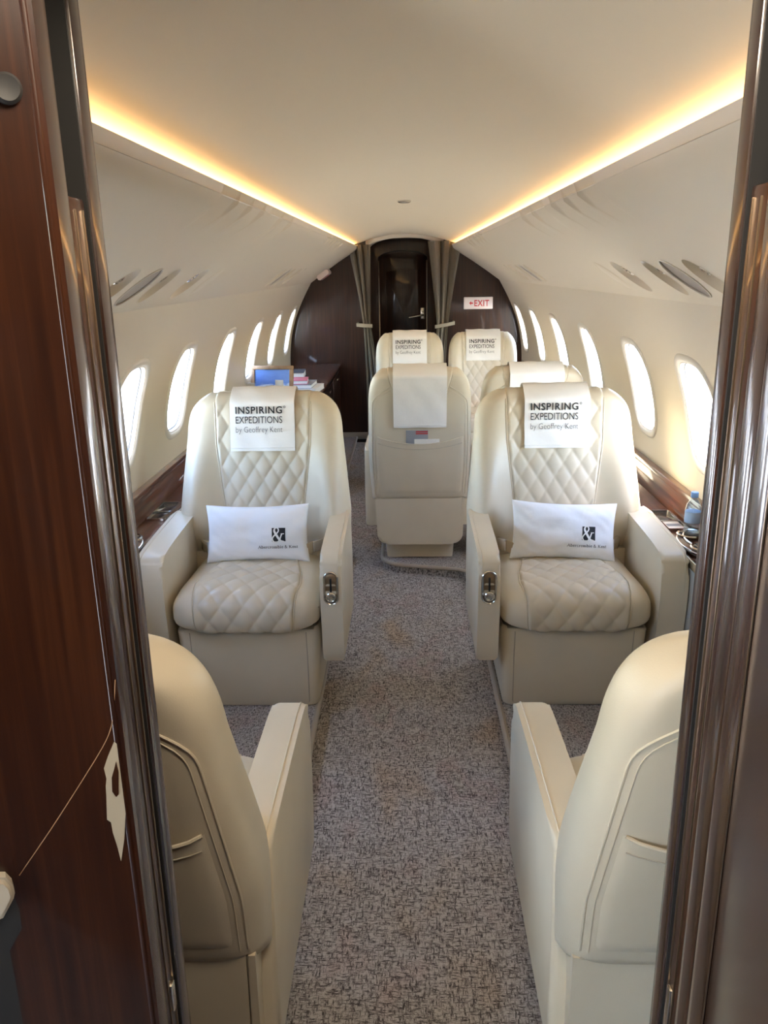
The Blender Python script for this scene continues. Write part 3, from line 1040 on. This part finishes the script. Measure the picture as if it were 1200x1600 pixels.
def build_seat(name, seat, hw, arms, control=None, quilt_back=True, belts=True, rear_low=0.30, base_hw=0.25):
    """arms = {'l': (inner, outer), 'r': (inner, outer)} in local x"""
    root = empty(name, (0, 0, 0))
    s = seat
    # plinth and skirt
    b = BM()
    w0, w1 = base_hw-0.020, base_hw
    rr = []
    for z, ww, yf in ((0.004, w0, -0.250), (0.03, w0+0.004, -0.262), (0.20, w1-0.004, -0.275), (0.305, w1, -0.285), (0.322, w1-0.008, -0.278)):
        pl = rounded_poly([(-ww, yf), (ww, yf), (ww, 0.16), (-ww, 0.16)], [0.03, 0.03, 0.01, 0.01], 4)
        rr.append([(p[0], p[1], z) for p in pl])
    loft(b, rr)
    base = obj('base', b, M['leather'], root, 35)
    for sx in (-1, 1):
        b = BM()
        tube(b, [(sx*(w1-0.055), -0.2505, 0.012), (sx*(w1-0.050), -0.2635, 0.03), (sx*(w1-0.048), -0.2755, 0.20), (sx*(w1-0.048), -0.2855, 0.305)], 0.0016, 6)
        obj('seam', b, M['thread'], base)
    # cushion
    cw = hw
    cpth = cushion_path()
    D_ = [0.0]
    for a, c in zip(cpth[:-1], cpth[1:]):
        D_.append(D_[-1]+(c-a).length)
    LC = D_[-1]
    def cpt(d):
        d = max(0, min(LC, d))
        for i in range(len(cpth)-1):
            if d <= D_[i+1]:
                return cpth[i].lerp(cpth[i+1], (d-D_[i])/(D_[i+1]-D_[i]))
        return cpth[-1]
    cc_ = Vector((-0.05, 0.39, 0))
    def cfn(x, d, off=0.0):
        p = cpt(d)
        a, c = cpt(d-0.004), cpt(d+0.004)
        tn = (c-a).normalized(); nn_ = Vector((-tn.y, tn.x, 0))
        u = abs(x)/cw
        fall = 0.075*(1-math.sqrt(max(0.0, 1-u**7)))
        p = p - nn_*fall + nn_*off
        return Vector((x*(1-0.10*smooth01(0.35, 0.322, p.y)*u**4), p.x, max(p.y, 0.322)))
    b = BM()
    grid(b, lambda u, d: cfn(u*cw, d), cospace(33), lin(0, LC, 50))
    bb = b.edges[:]
    v_ = [[(u*cw*0.9, 0.14, 0.324) for u in cospace(33)], [(u*cw*0.9, -0.30, 0.324) for u in cospace(33)]]
    loft(b, v_, closed=False)
    cu = obj('seat_cushion', b, M['leather'], root, 50)
    # quilted inset of the cushion
    def cqw(d):
        return interp([(0, 0.168), (0.13, 0.176), (0.22, 0.186), (0.33, 0.176), (0.45, 0.150), (0.62, 0.140)], d)*cw/0.258
    def qf(u, d):
        x = u*cqw(d)
        eb = min(1.0, (1-abs(u))/0.05)*min(1.0, d/0.01)
        return cfn(x, d, (-0.004 if eb <= 0 else 0.0015*eb + eb*puff(x, d, 0.078, 0.105, 0.0085)))
    b = BM()
    grid(b, qf, lin(-1, 1, 81), lin(0.0, LC-0.02, 111))
    obj('quilted_inset', b, M['leather2'], cu, 80, recalc=False)
    for sx in (-1, 1):
        b = BM()
        tube(b, [cfn(sx*cqw(d), d, 0.001) for d in lin(0.0, LC-0.02, 30)], 0.0024, 6)
        obj('piping', b, M['leather'], cu)
    # backrest
    b = BM()
    us = [math.copysign(1-(1-abs(u))**1.7, u) for u in lin(-1, 1, 45)]
    vs2 = [1-(1-v)**1.5 for v in lin(0, 1, 46)]
    gf = grid(b, s.front, us, vs2)
    gr = grid(b, s.rear, us, vs2)
    loft(b, [[s.front(u, 0) for u in us], [s.rear(u, 0) for u in us]], closed=False)
    bmesh.ops.remove_doubles(b, verts=b.verts[:], dist=0.0006)
    bk = obj('backrest', b, M['leather'], root, 60)
    # quilted panel over the front, across the top and ending in a point behind
    tf0, tr1 = s.t_of_z(0.50), s.t_of_z(0.80)
    def bqw(t):
        z = s.zt - abs(t)/s.L*(s.zt-s.zb)
        if t <= 0:
            return interp(s.qw, z)*s.hw_mid/0.312
        k = t/tr1
        return interp(s.qw, s.zt)*s.hw_mid/0.312*(1-0.22*k-0.40*k*k)
    def bq(u, t):
        x = u*bqw(t)
        eb = min(1.0, (1-abs(u))/0.05)*min(1.0, (tr1-t)/0.01)
        return s.PN(x, t, -0.004 if eb <= 0 else 0.002*eb + eb*puff(x, t+0.02, 0.066, 0.104)*(0.35+0.65*smooth01(0.02, 0.06, abs(t))))
    b = BM()
    ts = lin(-tf0, -0.03, 95) + [-0.026, -0.021, -0.016, -0.012, -0.008, -0.005, -0.003, -0.0015, 0.0015, 0.003, 0.005, 0.008, 0.012, 0.016, 0.021, 0.026] + lin(0.03, tr1, 40)
    grid(b, bq, lin(-1, 1, 79), ts)
    qb = obj('quilted_panel', b, M['leather2'], bk, 80, recalc=False)
    for sx in (-1, 1):
        for ta in (lin(-tf0, -0.03, 40), lin(0.03, tr1, 20)):
            b = BM()
            tube(b, [s.PN(sx*bqw(t), t, 0.001) for t in ta], 0.0024, 6)
            obj('piping', b, M['leather'], bk)
    # rear panel outline piping with double stitching
    for off in (0.0, 0.012):
        b = BM()
        ptsL = []
        for k in lin(0, 1, 40):
            t = s.t_of_z(s.zb+0.055) + (0.055+off-s.t_of_z(s.zb+0.055))*min(1.0, k*1.0)
            v = 1-t/s.L
            ptsL.append((s.w(v)*0.915-off, t))
        # round the upper corner
        wtop = ptsL[-1][0]
        path = [(x - 0.10*smooth01(0.20, 0.055+off, t)**2, t) for x, t in ptsL]
        full = [(-x, t) for x, t in path] + [(x, t) for x, t in path[::-1]]
        tube(b, [s.PN(x, t, 0.0008) for x, t in full], 0.0022 if off == 0 else 0.0011, 6)
        obj('rear_piping', b, M['leather'] , bk)
    # map pocket on the rear
    tp, tb = s.t_of_z(s.pock), s.t_of_z(s.zb+0.055)
    b = BM()
    def pk(u, k):
        t = (tp + s.dip*(1-u*u)) + (tb - tp - s.dip*(1-u*u))*k
        v = 1-t/s.L
        x = u*(s.w(v)*0.915-0.016)
        tuck = min(1.0, (1-abs(u))/0.06)*min(1.0, (1-k)/0.08)
        return s.PN(x, t, -0.002 + tuck*(0.006 + 0.006*(1-u**4)*(1-k)**2))
    grid(b, pk, [-1, -0.985, -0.96] + lin(-0.92, 0.92, 27) + [0.96, 0.985, 1], lin(0, 0.9, 14) + [0.94, 0.97, 1.0])
    pko = obj('rear_pocket', b, M['leather'], bk, 80, recalc=False)
    b = BM(); tube(b, [pk(u, 0.0) for u in lin(-0.97, 0.97, 31)], 0.003, 6)
    obj('pocket_hem', b, M['leather'], pko)
    b = BM()
    tube(b, [pk(u, 0.10) + Vector((0, 0.001, 0)) for u in lin(-0.95, 0.95, 31)], 0.0011, 6)
    obj('stitching', b, M['thread'], pko)
    # lower rear shroud
    ww = s.hw_low - 0.018
    zs = s.zb + 0.045
    b = BM()
    pl = rounded_poly([(-ww+0.01, 0.10), (ww-0.01, 0.10), (ww, zs), (-ww, zs)], [0.05, 0.05, 0.01, 0.01], 5)
    def yr(z):
        return s.yb + s.tr + (z-s.zb)*0.10
    rr = [[(p[0], yr(p[1])-0.004 + off, p[1]) for p in pl] for off in (0.0, -0.15)]
    loft(b, rr)
    bmesh.ops.bevel(b, geom=[e for e in b.edges if all(abs(v.co.y-(yr(v.co.z)-0.004)) < 1e-5 for v in e.verts)], offset=0.015, segments=3, affect='EDGES')
    obj('rear_shroud', b, M['leather'], root, 40)
    # arms
    for key, (xi, xo) in arms.items():
        a, c = min(xi, xo), max(xi, xo)
        za = s.zarm
        prof = smooth_line([(-0.300, 0.205), (-0.318, 0.26), (-0.330, 0.36), (-0.336, 0.47), (-0.330, 0.535)], 3) + \
            smooth_line([(-0.322, 0.560), (-0.306, 0.580), (-0.280, 0.590), (-0.20, 0.598), (-0.05, 0.604), (0.175, 0.610)], 3)
        prof = [(y, z + (za-0.60)*smooth01(0.2, 0.6, z)) for y, z in prof] + [(0.190, 0.60), (0.205, 0.42), (0.215, 0.36), (0.205, 0.20)]
        b = BM()
        prism(b, prof, 'x', a, c, 0.013, 3)
        ao = obj('armrest', b, M['leather'], root, 42)
        xs = a+0.013 if key == 'l' else c-0.013
        b = BM()
        tube(b, [(xs, y, z+0.0003) for y, z in prof[9:-4]], 0.0018, 6)
        obj('piping', b, M['leather'], ao)
        if control == key:
            xm = (a+c)/2
            zc = 0.487
            def ovl(h, ww_, o, n=32):
                out = []
                for j in range(n):
                    t = 2*math.pi*j/n
                    cx2, sz = ww_*math.cos(t), ww_*math.sin(t)
                    sz += math.copysign(h-ww_, math.sin(t)) if abs(math.sin(t)) > 1e-6 else 0
                    z = zc+sz
                    out.append((xm+cx2, interp([(0.36, -0.330), (0.47, -0.336), (0.535, -0.330), (0.56, -0.322)], z)-o, z))
                return out
            b = BM(); loft(b, [ovl(0.058, 0.026, -0.004), ovl(0.058, 0.026, 0.004), ovl(0.056, 0.024, 0.006), ovl(0.052, 0.0195, 0.004), ovl(0.050, 0.018, 0.0005)])
            bz = obj('control_bezel', b, M['chrome'], ao)
            b = BM(); loft(b, [ovl(0.050, 0.018, 0.0012), ovl(0.049, 0.0175, 0.0018)])
            obj('control_recess', b, M['brass'], ao)
            b = BM(); box(b, (xm-0.003, -0.3405, zc-0.01), (xm+0.003, -0.330, zc+0.035), 0.0006)
            obj('lever_slot', b, M['dark'], ao)
            b = BM()
            rr = []
            for r_, o in ((0.017, 0.0), (0.017, 0.008), (0.014, 0.011), (0.010, 0.009), (0.004, 0.009)):
                rr.append([(xm+r_*math.cos(t), -0.337-o, zc-0.028+r_*math.sin(t)) for t in [2*math.pi*j/24 for j in range(24)]])
            loft(b, rr)
            obj('control_knob', b, M['chrome'], ao)
    # seat belt ends beside the cushion
    if belts:
        for sx in (-1, 1):
            b = BM()
            pts = [(sx*0.245, 0.135, 0.470), (sx*0.225, 0.095, 0.492), (sx*0.198, 0.055, 0.500), (sx*0.165, 0.03, 0.490)]
            for k in range(3):
                p, q = Vector(pts[k]), Vector(pts[k+1])
                d = (q-p).normalized(); side = Vector((0, 0, 1)); nn_ = d.cross(side).normalized()
                vv_ = []
                for e in (p-d*0.002, q+d*0.002):
                    vv_.append([e+side*0.022+nn_*0.002, e-side*0.022+nn_*0.002, e-side*0.022-nn_*0.002, e+side*0.022-nn_*0.002])
                loft(b, vv_)
            bo = obj('seat_belt', b, M['webbing'], root)
            b = BM(); box(b, (-0.025, -0.008, -0.022), (0.025, 0.008, 0.022), 0.004, 2)
            k = obj('buckle', b, M['chrome'], bo)
            k.location = (sx*0.212, 0.070, 0.500)
            k.rotation_euler = (0, 0, R(52)*sx)
    return root

def copy_tree(o, parent=None):
    c = o.copy()
    COL.objects.link(c)
    c.parent = parent
    for ch in list(o.children):
        copy_tree(ch, c)
    return c

SA = Seat()
SB = Seat(zb=0.33, yb=0.175, wing_low=0.04, pock=0.70, dip=0.04, hw_low=0.250, hw_arm=0.260, hw_mid=0.256, hw_sh=0.235, hw_top=0.185, zt=1.035, tr=0.085, yt=0.300,
          qw=[(0.40, 0.165), (0.60, 0.170), (0.80, 0.190), (1.05, 0.198)])

seat_l = build_seat('cabin_armchair', SA, 0.256, {'l': (-0.352, -0.262), 'r': (0.262, 0.335)}, control='r')
tag(seat_l, 'cream quilted leather armchair facing the camera on the left of the aisle', 'armchair', 'cabin armchairs')
seat_l.location = (-0.553, 2.815, 0)
seat_r = build_seat('cabin_armchair', SA, 0.256, {'l': (-0.335, -0.262), 'r': (0.262, 0.352)}, control='l')
tag(seat_r, 'cream quilted leather armchair facing the camera on the right of the aisle', 'armchair', 'cabin armchairs')
seat_r.location = (0.568, 2.815, 0)
# nearest pair, backs to the camera
n_l = copy_tree(seat_r); n_l.location = (-0.560, 1.280, 0); n_l.rotation_euler = (0, 0, math.pi)
tag(n_l, 'nearest armchair at left, its cream leather back towards the camera', 'armchair', 'cabin armchairs')
n_r = copy_tree(seat_l); n_r.location = (0.567, 1.280, 0); n_r.rotation_euler = (0, 0, math.pi)
tag(n_r, 'nearest armchair at right, its cream leather back towards the camera', 'armchair', 'cabin armchairs')
# pair of twin seats further aft
m_l = build_seat('cabin_armchair', SB, 0.203, {'l': (-0.255, -0.207), 'r': (0.207, 0.285)}, belts=False, base_hw=0.195)
tag(m_l, 'armchair turned away behind the aisle, grey card in its back pocket', 'armchair', 'cabin armchairs')
m_l.location = (0.068, 4.27, 0); m_l.rotation_euler = (0, 0, math.pi)
m_r = copy_tree(m_l); m_r.location = (0.625, 4.29, 0)
tag(m_r, 'armchair turned away, half hidden behind the right hand facing armchair', 'armchair', 'cabin armchairs')
f_l = copy_tree(m_l); f_l.location = (0.032, 5.88, 0); f_l.rotation_euler = (0, 0, 0)
tag(f_l, 'rearmost facing armchair in front of the dark wooden door', 'armchair', 'cabin armchairs')
f_r = copy_tree(m_l); f_r.location = (0.576, 5.86, 0); f_r.rotation_euler = (0, 0, 0)
tag(f_r, 'rearmost facing armchair beneath the exit sign on the bulkhead', 'armchair', 'cabin armchairs')

# ------------------------------------------------------------------ linen head covers with print
def head_cover(seatobj, s, x0, half, len_f, len_r, printed, label, skew=0.0):
    root = empty('head_cover', (0, 0, 0))
    root.matrix_world = Matrix.Translation(seatobj.location) @ Matrix.Rotation(seatobj.rotation_euler.z, 4, 'Z')
    tag(root, label, 'head cover', 'white linen head covers')
    # path over the head: straight flaps with a rounded crown
    base = [s.P(0, t) for t in (-len_f, -0.16, -0.06, -0.03)] + [Vector((0, s.yt+0.008, s.zt))] + [s.P(0, t) for t in (0.03, 0.06, 0.16, len_r)]
    if len_f < 0.18:
        base.pop(1)
    # offset outwards
    pts = []
    off = 0.015
    crown = Vector((0, s.yt+0.008, s.zt-0.06))
    for p in base:
        d = (p-crown); d.x = 0
        if p.z < s.zt-0.075:
            d = Vector((0, -1 if p.y < (s.yb+(s.yt-s.yb)*(p.z-s.zb)/(s.zt-s.zb)) else 1, 0.2))
        d.normalize()
        pts.append(p + d*(off + (0.006 if p.z > s.zt-0.075 else 0)))
    line = catmull([Vector((p.y, p.z, 0)) for p in pts], 8)
    D_ = [0.0]
    for a, c in zip(line[:-1], line[1:]):
        D_.append(D_[-1]+(c-a).length)
    def at(d):
        for i in range(len(line)-1):
            if d <= D_[i+1] or i == len(line)-2:
                return line[i].lerp(line[i+1], (d-D_[i])/(D_[i+1]-D_[i]))
    sd_ = random.random()*9
    def fn(x, d, o=0.0):
        p = at(d); a, c = at(max(0, d-0.004)), at(min(D_[-1], d+0.004))
        t = (c-a).normalized(); n_ = Vector((-t.y, t.x, 0))
        k = 1-smooth01(0.0, 0.20, min(d, D_[-1]-d))
        wob = 0.0022*k*math.sin(x*38+sd_) + 0.0012*math.sin(x*55+d*40+sd_)
        p = p + n_*(o+wob)
        return Vector((x0 + x + skew*(D_[-1]/2-d), p.x, p.y))
    b = BM()
    grid(b, lambda x, d: fn(x, d), lin(-half, half, 29), lin(0, D_[-1], 70))
    bmesh.ops.recalc_face_normals(b, faces=b.faces[:])
    bmesh.ops.solidify(b, geom=b.faces[:], thickness=0.0025)
    cl_ = obj('linen_sheet', b, M['cloth'], root, 60)
    for d in (0.012, D_[-1]-0.012):
        b = BM()
        tube(b, [fn(x, d, 0.001) for x in lin(-half, half, 15)], 0.0014, 5)
        obj('hem', b, M['cloth'], cl_)
    if printed:
        k = half/0.1245
        pf_ = lambda x, y: fn(x, y, 0.0030)
        b = BM()
        top = len_f
        text_fit(b, 'INSPIRING', -0.102*k, len_f-0.076*k, 0.180*k, 0.0265*k, pf_, bold=0.018, spacing=1.12)
        stroke(b, arc2(0.087*k, len_f-0.052*k, 0.0035*k, 0.0035*k, 0, 360, 12), 0.002*k, pf_)
        text_fit(b, 'EXPEDITIONS', -0.102*k, len_f-0.113*k, 0.180*k, 0.0265*k, pf_, bold=0.0, spacing=1.0)
        text_fit(b, 'by Geoffrey Kent', -0.102*k, len_f-0.148*k, 0.180*k, 0.0225*k, pf_, bold=-0.016, spacing=1.0)
        bmesh.ops.recalc_face_normals(b, faces=b.faces[:])
        obj('lettering', b, M['ink'], cl_)
    return root
head_cover(seat_l, SA, 0.0, 0.1245, 0.220, 0.20, True, 'printed white linen cover on the left armchair facing the camera')
head_cover(seat_r, SA, 0.008, 0.1245, 0.220, 0.20, True, 'printed white linen cover on the right armchair facing the camera')
head_cover(m_l, SB, 0.0, 0.130, 0.17, 0.295, False, 'plain white linen flap hanging down the back of the turned armchair')
head_cover(m_r, SB, -0.005, 0.130, 0.17, 0.28, False, 'plain white linen flap on the half hidden turned armchair')
head_cover(f_l, SB, 0.0, 0.127, 0.222, 0.20, True, 'printed white linen cover on the rear armchair before the door')
head_cover(f_r, SB, 0.0, 0.127, 0.205, 0.20, True, 'printed white linen cover on the rear armchair under the exit sign')

# ------------------------------------------------------------------ lumbar pillows with printed logo
def pillow(loc, rot, label, seed):
    root = empty('lumbar_pillow', loc)
    root.rotation_euler = rot
    tag(root, label, 'pillow', 'white printed pillows')
    A_, B_, T_ = 0.192, 0.108, 0.058
    def fn(u, v, sgn=-1, o=0.0):
        x = A_*u*(1-0.055*(1-v*v)*abs(u)**3)
        z = B_*v*(1-0.10*(1-u*u)*abs(v)**3)
        th = T_*((1-u*u)*(1-v*v))**0.42 if abs(u) < 1 and abs(v) < 1 else 0.0
        wr = noise.noise(Vector((u*2.2+seed, v*1.6, seed)))*0.014 + noise.noise(Vector((u*5+seed, v*4, 3)))*0.0035
        edge = smooth01(0.55, 0.95, max(abs(u), abs(v)))
        wr += 0.0035*edge*math.sin(u*21+v*17+seed)*(1-max(abs(u), abs(v))**8)
        return Vector((x, sgn*(th+o) + wr*(th/T_), z))
    us = [math.copysign(1-(1-abs(u))**1.6, u) for u in lin(-1, 1, 41)]
    b = BM()
    grid(b, lambda u, v: fn(u, v, -1), us, us)
    grid(b, lambda u, v: fn(u, v, 1), us, us)
    bmesh.ops.remove_doubles(b, verts=b.verts[:], dist=0.0004)
    cv = obj('cover', b, M['pillow'], root, 80)
    b = BM()
    edge = [fn(u, -1) for u in lin(-1, 1, 20)] + [fn(1, v) for v in lin(-1, 1, 14)][1:] + [fn(u, 1) for u in lin(1, -1, 20)][1:] + [fn(-1, v) for v in lin(1, -1, 14)][1:-1]
    tube(b, edge, 0.0022, 6, True)
    obj('piping', b, M['pillow'], cv)
    fm2 = lambda x, z, o=0.0012: fn(x/A_, z/B_, -1, o)
    # emblem: dark square with a white ampersand
    X0, Z0, S_ = 0.060, -0.030, 0.050
    b = BM()
    grid(b, lambda a, c: fm2(X0+a*S_, Z0+c*S_), lin(0, 1, 9), lin(0, 1, 9))
    obj('emblem_square', b, M['ink'], cv)
    b = BM()
    ap = smooth_line([(X0-0.001+p[0]*S_*0.92, Z0-0.004+p[1]*S_*1.10) for p in amp_pts()], 6)
    n = len(ap)
    stroke(b, ap, [0.0030+0.0036*math.sin(math.pi*min(1, i/(n*0.28)))*(1 if i < n*0.28 else 0) + 0.0018 for i in range(n)], lambda x, z: fm2(x, z, 0.0022))
    stroke(b, [(X0+0.66*S_, Z0+0.56*S_), (X0+0.90*S_, Z0+0.56*S_)], 0.003, lambda x, z: fm2(x, z, 0.0022))
    obj('emblem_ampersand', b, M['white'], cv)
    b = BM()
    serif_text(b, 'Abercrombie & Kent', 0.008, -0.056, 0.148, fm2)
    obj('lettering', b, M['ink'], cv)
    return root
pillow((-0.560, 2.865, 0.555), (R(-17), R(0.0), R(2)), 'white printed pillow propped on the left facing armchair', 1.3)
pillow((0.580, 2.865, 0.555), (R(-17), R(2.0), R(-3)), 'white printed pillow propped on the right facing armchair', 5.1)

# ------------------------------------------------------------------ ledge fittings, credenza, small things
def ledge_tray(sg, yc, label, cards):
    t = empty('ledge_tray', (sg*0.983, yc, 0.571))
    tag(t, label, 'tray', 'ledge trays')
    b = BM()
    o_ = rounded_poly([(-0.040, -0.12), (0.040, -0.12), (0.040, 0.12), (-0.040, 0.12)], [0.008]*4, 4)
    i_ = rounded_poly([(-0.033, -0.113), (0.033, -0.113), (0.033, 0.113), (-0.033, 0.113)], [0.004]*4, 4)
    loft(b, [[(p[0], p[1], 0.0) for p in o_], [(p[0], p[1], 0.010) for p in o_], [(p[0], p[1], 0.010) for p in i_], [(p[0], p[1], 0.001) for p in i_]], cap=False)
    obj('metal_rim', b, M['chrome'], t)
    boxo('glass_insert', (-0.034, -0.114, 0.0), (0.034, 0.114, 0.003), M['glassblack'], t, 0.0005)
    boxo('divider', (-0.034, -0.018, 0.002), (0.034, -0.012, 0.010), M['chrome'], t, 0.001)
    if cards:
        c = boxo('safety_card', (sg*0.983-0.028, yc-0.10, 0.5745), (sg*0.983+0.028, yc-0.02, 0.5765), M['paper'], None, 0.0005)
        tag(c, 'white leaflet lying in the metal rimmed tray on the right ledge', 'leaflet')
        boxo('printed_band', (sg*0.983-0.026, yc-0.075, 0.5766), (sg*0.983+0.026, yc-0.045, 0.5770), M['grey'], c, 0.0)
ledge_tray(-1, 3.10, 'black glass tray with metal rim on the left ledge', False)
ledge_tray(1, 2.92, 'black glass tray with metal rim on the right ledge', True)

def cup_console(sg, yc, label):
    t = None
    rad = 0.095
    def ring(r_, z, n=28):
        out = []
        for j in range(n+1):
            a = R(90+180*j/n)
            out.append((sg*(-r_*abs(math.cos(a)) if False else r_*math.cos(a)), r_*1.5*math.sin(a), z))
        return out + [(sg*0.04, -r_*1.5, z), (sg*0.04, r_*1.5, z)]
    b = BM()
    loft(b, [ring(rad-0.012, 0.02), ring(rad-0.006, 0.30), ring(rad-0.004, 0.575)])
    t = obj('cup_console', b, M['lower'], LEDGE[sg])
    t.location = (sg*1.03, yc, 0.0)
    b = BM()
    loft(b, [ring(rad-0.002, 0.573), ring(rad+0.006, 0.580), ring(rad+0.006, 0.592), ring(rad-0.006, 0.598), ring(rad-0.010, 0.596)])
    top = obj('wood_top', b, M['woodh'], t)
    b = BM()
    tube(b, [p for p in ring(rad+0.006, 0.586)[:-2]], 0.005, 8)
    obj('metal_band', b, M['chrome'], t)
    b = BM()
    tube(b, [p for p in ring(rad-0.012, 0.600)[:-2]], 0.004, 8)
    obj('metal_band', b, M['chrome'], t)
    b = BM()
    tube(b, [p for p in ring(rad-0.001, 0.44)[:-2]], 0.0025, 8)
    obj('metal_band', b, M['chrome'], t)
    for yy in (-0.085, 0.055):
        b = BM()
        lathe(b, [(0.046, 0.598), (0.048, 0.604), (0.044, 0.608), (0.039, 0.605), (0.038, 0.600), (0.036, 0.5992), (0.001, 0.5992)], (-sg*0.048, yy, 0), 28)
        obj('cup_holder', b, M['chrome'], t)
        b = BM()
        lathe(b, [(0.0365, 0.5994), (0.0365, 0.5998), (0.001, 0.5998)], (-sg*0.048, yy, 0), 28)
        obj('cup_well', b, M['dark'], t)
    return t
cup_console(1, 2.62, 'rounded wooden cup holder console with metal bands by the right window')
cup_console(-1, 2.62, 'rounded wooden cup holder console with metal bands by the left window')

# water bottle
wbt = empty('water_bottle', (0.982, 2.675, 0.6085))
wbt.scale = (0.85, 0.85, 0.78)
tag(wbt, 'clear plastic water bottle with blue cap on the right console', 'bottle')
b = BM(); lathe(b, [(0.001, 0.0), (0.028, 0.0), (0.031, 0.006), (0.031, 0.035), (0.0295, 0.040), (0.031, 0.045), (0.031, 0.105), (0.027, 0.130), (0.016, 0.150), (0.0125, 0.158), (0.0125, 0.166)], n=24)
obj('bottle_body', b, M['water'], wbt)
b = BM(); lathe(b, [(0.0315, 0.050), (0.0318, 0.052), (0.0318, 0.098), (0.0315, 0.100)], n=24)
obj('bottle_label', b, M['lblue'], wbt)
b = BM(); lathe(b, [(0.0145, 0.163), (0.0150, 0.165), (0.0150, 0.183), (0.0135, 0.186), (0.001, 0.186)], n=24)
obj('bottle_cap', b, M['blue'], wbt)

# credenza along the left side
cz = empty('credenza', (0, 0, 0))
tag(cz, 'dark mahogany credenza along the left wall behind the left armchair', 'credenza')
boxo('body', (-1.030, 4.40, 0.003), (-0.60, 7.34, 0.66), M['wood'], cz, 0.004)
boxo('worktop', (-1.036, 4.38, 0.66), (-0.585, 7.35, 0.685), M['woodh'], cz, 0.006)
for k in range(4):
    y0 = 4.46+k*0.72
    d = boxo('cabinet_door', (-0.600, y0, 0.06), (-0.592, y0+0.69, 0.63), M['wood'], cz, 0.003)
    boxo('pull', (-0.592, y0+0.30, 0.585), (-0.580, y0+0.40, 0.597), M['chrome'], d, 0.003)

# picture frame leaning on the credenza
pfm = empty('picture_frame', (-0.872, 5.22, 0.688), R(-4))
pfm.rotation_euler = (R(-14), 0, R(-6))
tag(pfm, 'wooden picture frame with blue landscape leaning on the credenza', 'picture frame')
fw_, fh_ = 0.140, 0.225
for lo, hi in (((-fw_, -0.012, 0), (fw_, 0.012, 0.024)), ((-fw_, -0.012, fh_-0.024), (fw_, 0.012, fh_)), ((-fw_, -0.012, 0.024), (-fw_+0.024, 0.012, fh_-0.024)), ((fw_-0.024, -0.012, 0.024), (fw_, 0.012, fh_-0.024))):
    boxo('frame_bar', lo, hi, M['oak'], pfm, 0.003)
boxo('landscape_picture', (-fw_+0.022, -0.004, 0.022), (fw_-0.022, 0.004, fh_-0.022), M['picture'], pfm, 0.0)

# small cream cards standing in a little stand in front of the picture
for k, (x, y, z1, rz, lab) in enumerate(((-0.960, 4.98, 0.120, 14, 'cream folded card leaning at the left of the picture frame'), (-0.905, 4.96, 0.095, -20, 'low cream paper packet in front of the picture frame'),
                                (-0.838, 4.97, 0.105, 22, 'cream card standing before the middle of the picture'), (-0.782, 4.99, 0.135, -10, 'taller cream card standing before the picture frame'))):
    b = BM()
    box(b, (-0.026, -0.003, 0), (0.026, 0.003, z1+0.03), 0.001)
    box(b, (-0.026, 0.004, 0), (0.026, 0.030, 0.006), 0.001)
    o = obj('folded_card', b, M['ivory'])
    o.location = (x, y, 0.686); o.rotation_euler = (R(-8), R(4*(k-1)), R(rz))
    o.rotation_euler = (0, 0, R(rz))
    tag(o, lab, 'card', 'cards on the credenza')

# books and boxes in a row on the credenza
def book(x0, x1, y0, y1, z0, z1, rz, cover, lab):
    cx2, cy2 = (x0+x1)/2, (y0+y1)/2
    t = empty('book', (cx2, cy2, z0), R(rz))
    hx, hy, h = (x1-x0)/2, (y1-y0)/2, z1-z0
    boxo('page_block', (-hx+0.004, -hy+0.004, 0.004), (hx-0.002, hy-0.004, h-0.004), M['paper'], t, 0.0)
    b = BM()
    box(b, (-hx, -hy, 0.0), (hx, hy, 0.004), 0.001); box(b, (-hx, -hy, h-0.004), (hx, hy, h), 0.001); box(b, (-hx, -hy, 0.0), (-hx+0.004, hy, h), 0.001)
    obj('book_cover', b, cover, t)
    tag(t, lab, 'book', 'books on the credenza')
book(-0.84, -0.60, 5.50, 5.80, 0.686, 0.720, -6, M['paper'], 'large pale book at the bottom of the credenza stack')
book(-0.83, -0.64, 5.52, 5.78, 0.7205, 0.748, -3, M['grey'], 'grey book in the middle of the credenza stack')
book(-0.81, -0.68, 5.53, 5.72, 0.7485, 0.776, 4, M['pink'], 'pink covered book on top of the credenza stack')
book(-0.98, -0.80, 6.30, 6.55, 0.686, 0.735, 3, M['shirt'], 'dark book lying near the rear end of the credenza')

# cards tucked into the pocket of the turned armchair
def pocket_card(name, x0, x1, zc, z0, z1, off, material, lab, band=None):
    """card lying against the reclined rear of the turned armchair; z0, z1 measured along the slope about height zc"""
    v = (zc-SB.zb)/(SB.zt-SB.zb)
    y = m_l.location.y - (SB.yb + v*(SB.yt-SB.yb)) - SB.tr - off
    th = math.atan2(SB.yt-SB.yb, SB.zt-SB.zb)
    o = boxo(name, (x0, -0.0008, z0), (x1, 0.0008, z1), material, None, 0.0003)
    o.location = (0, y, zc)
    o.rotation_euler = (th, 0, 0)
    tag(o, lab, 'card', 'cards in the seat pocket')
    if band:
        for k in (0.004, 0.014):
            boxo('red_stripe', (x0+(x1-x0)*0.45, -0.0016, z1-k-0.006), (x1-0.001, -0.0007, z1-k), M['red'], o, 0.0)
pocket_card('safety_card', -0.002, 0.108, 0.66, -0.05, 0.072, 0.0022, M['grey'], 'grey card with red stripes in the seat back pocket', True)
pocket_card('folded_leaflet', 0.040, 0.165, 0.66, -0.05, 0.026, 0.0045, M['paper'], 'white leaflet in front of the grey card in the pocket')
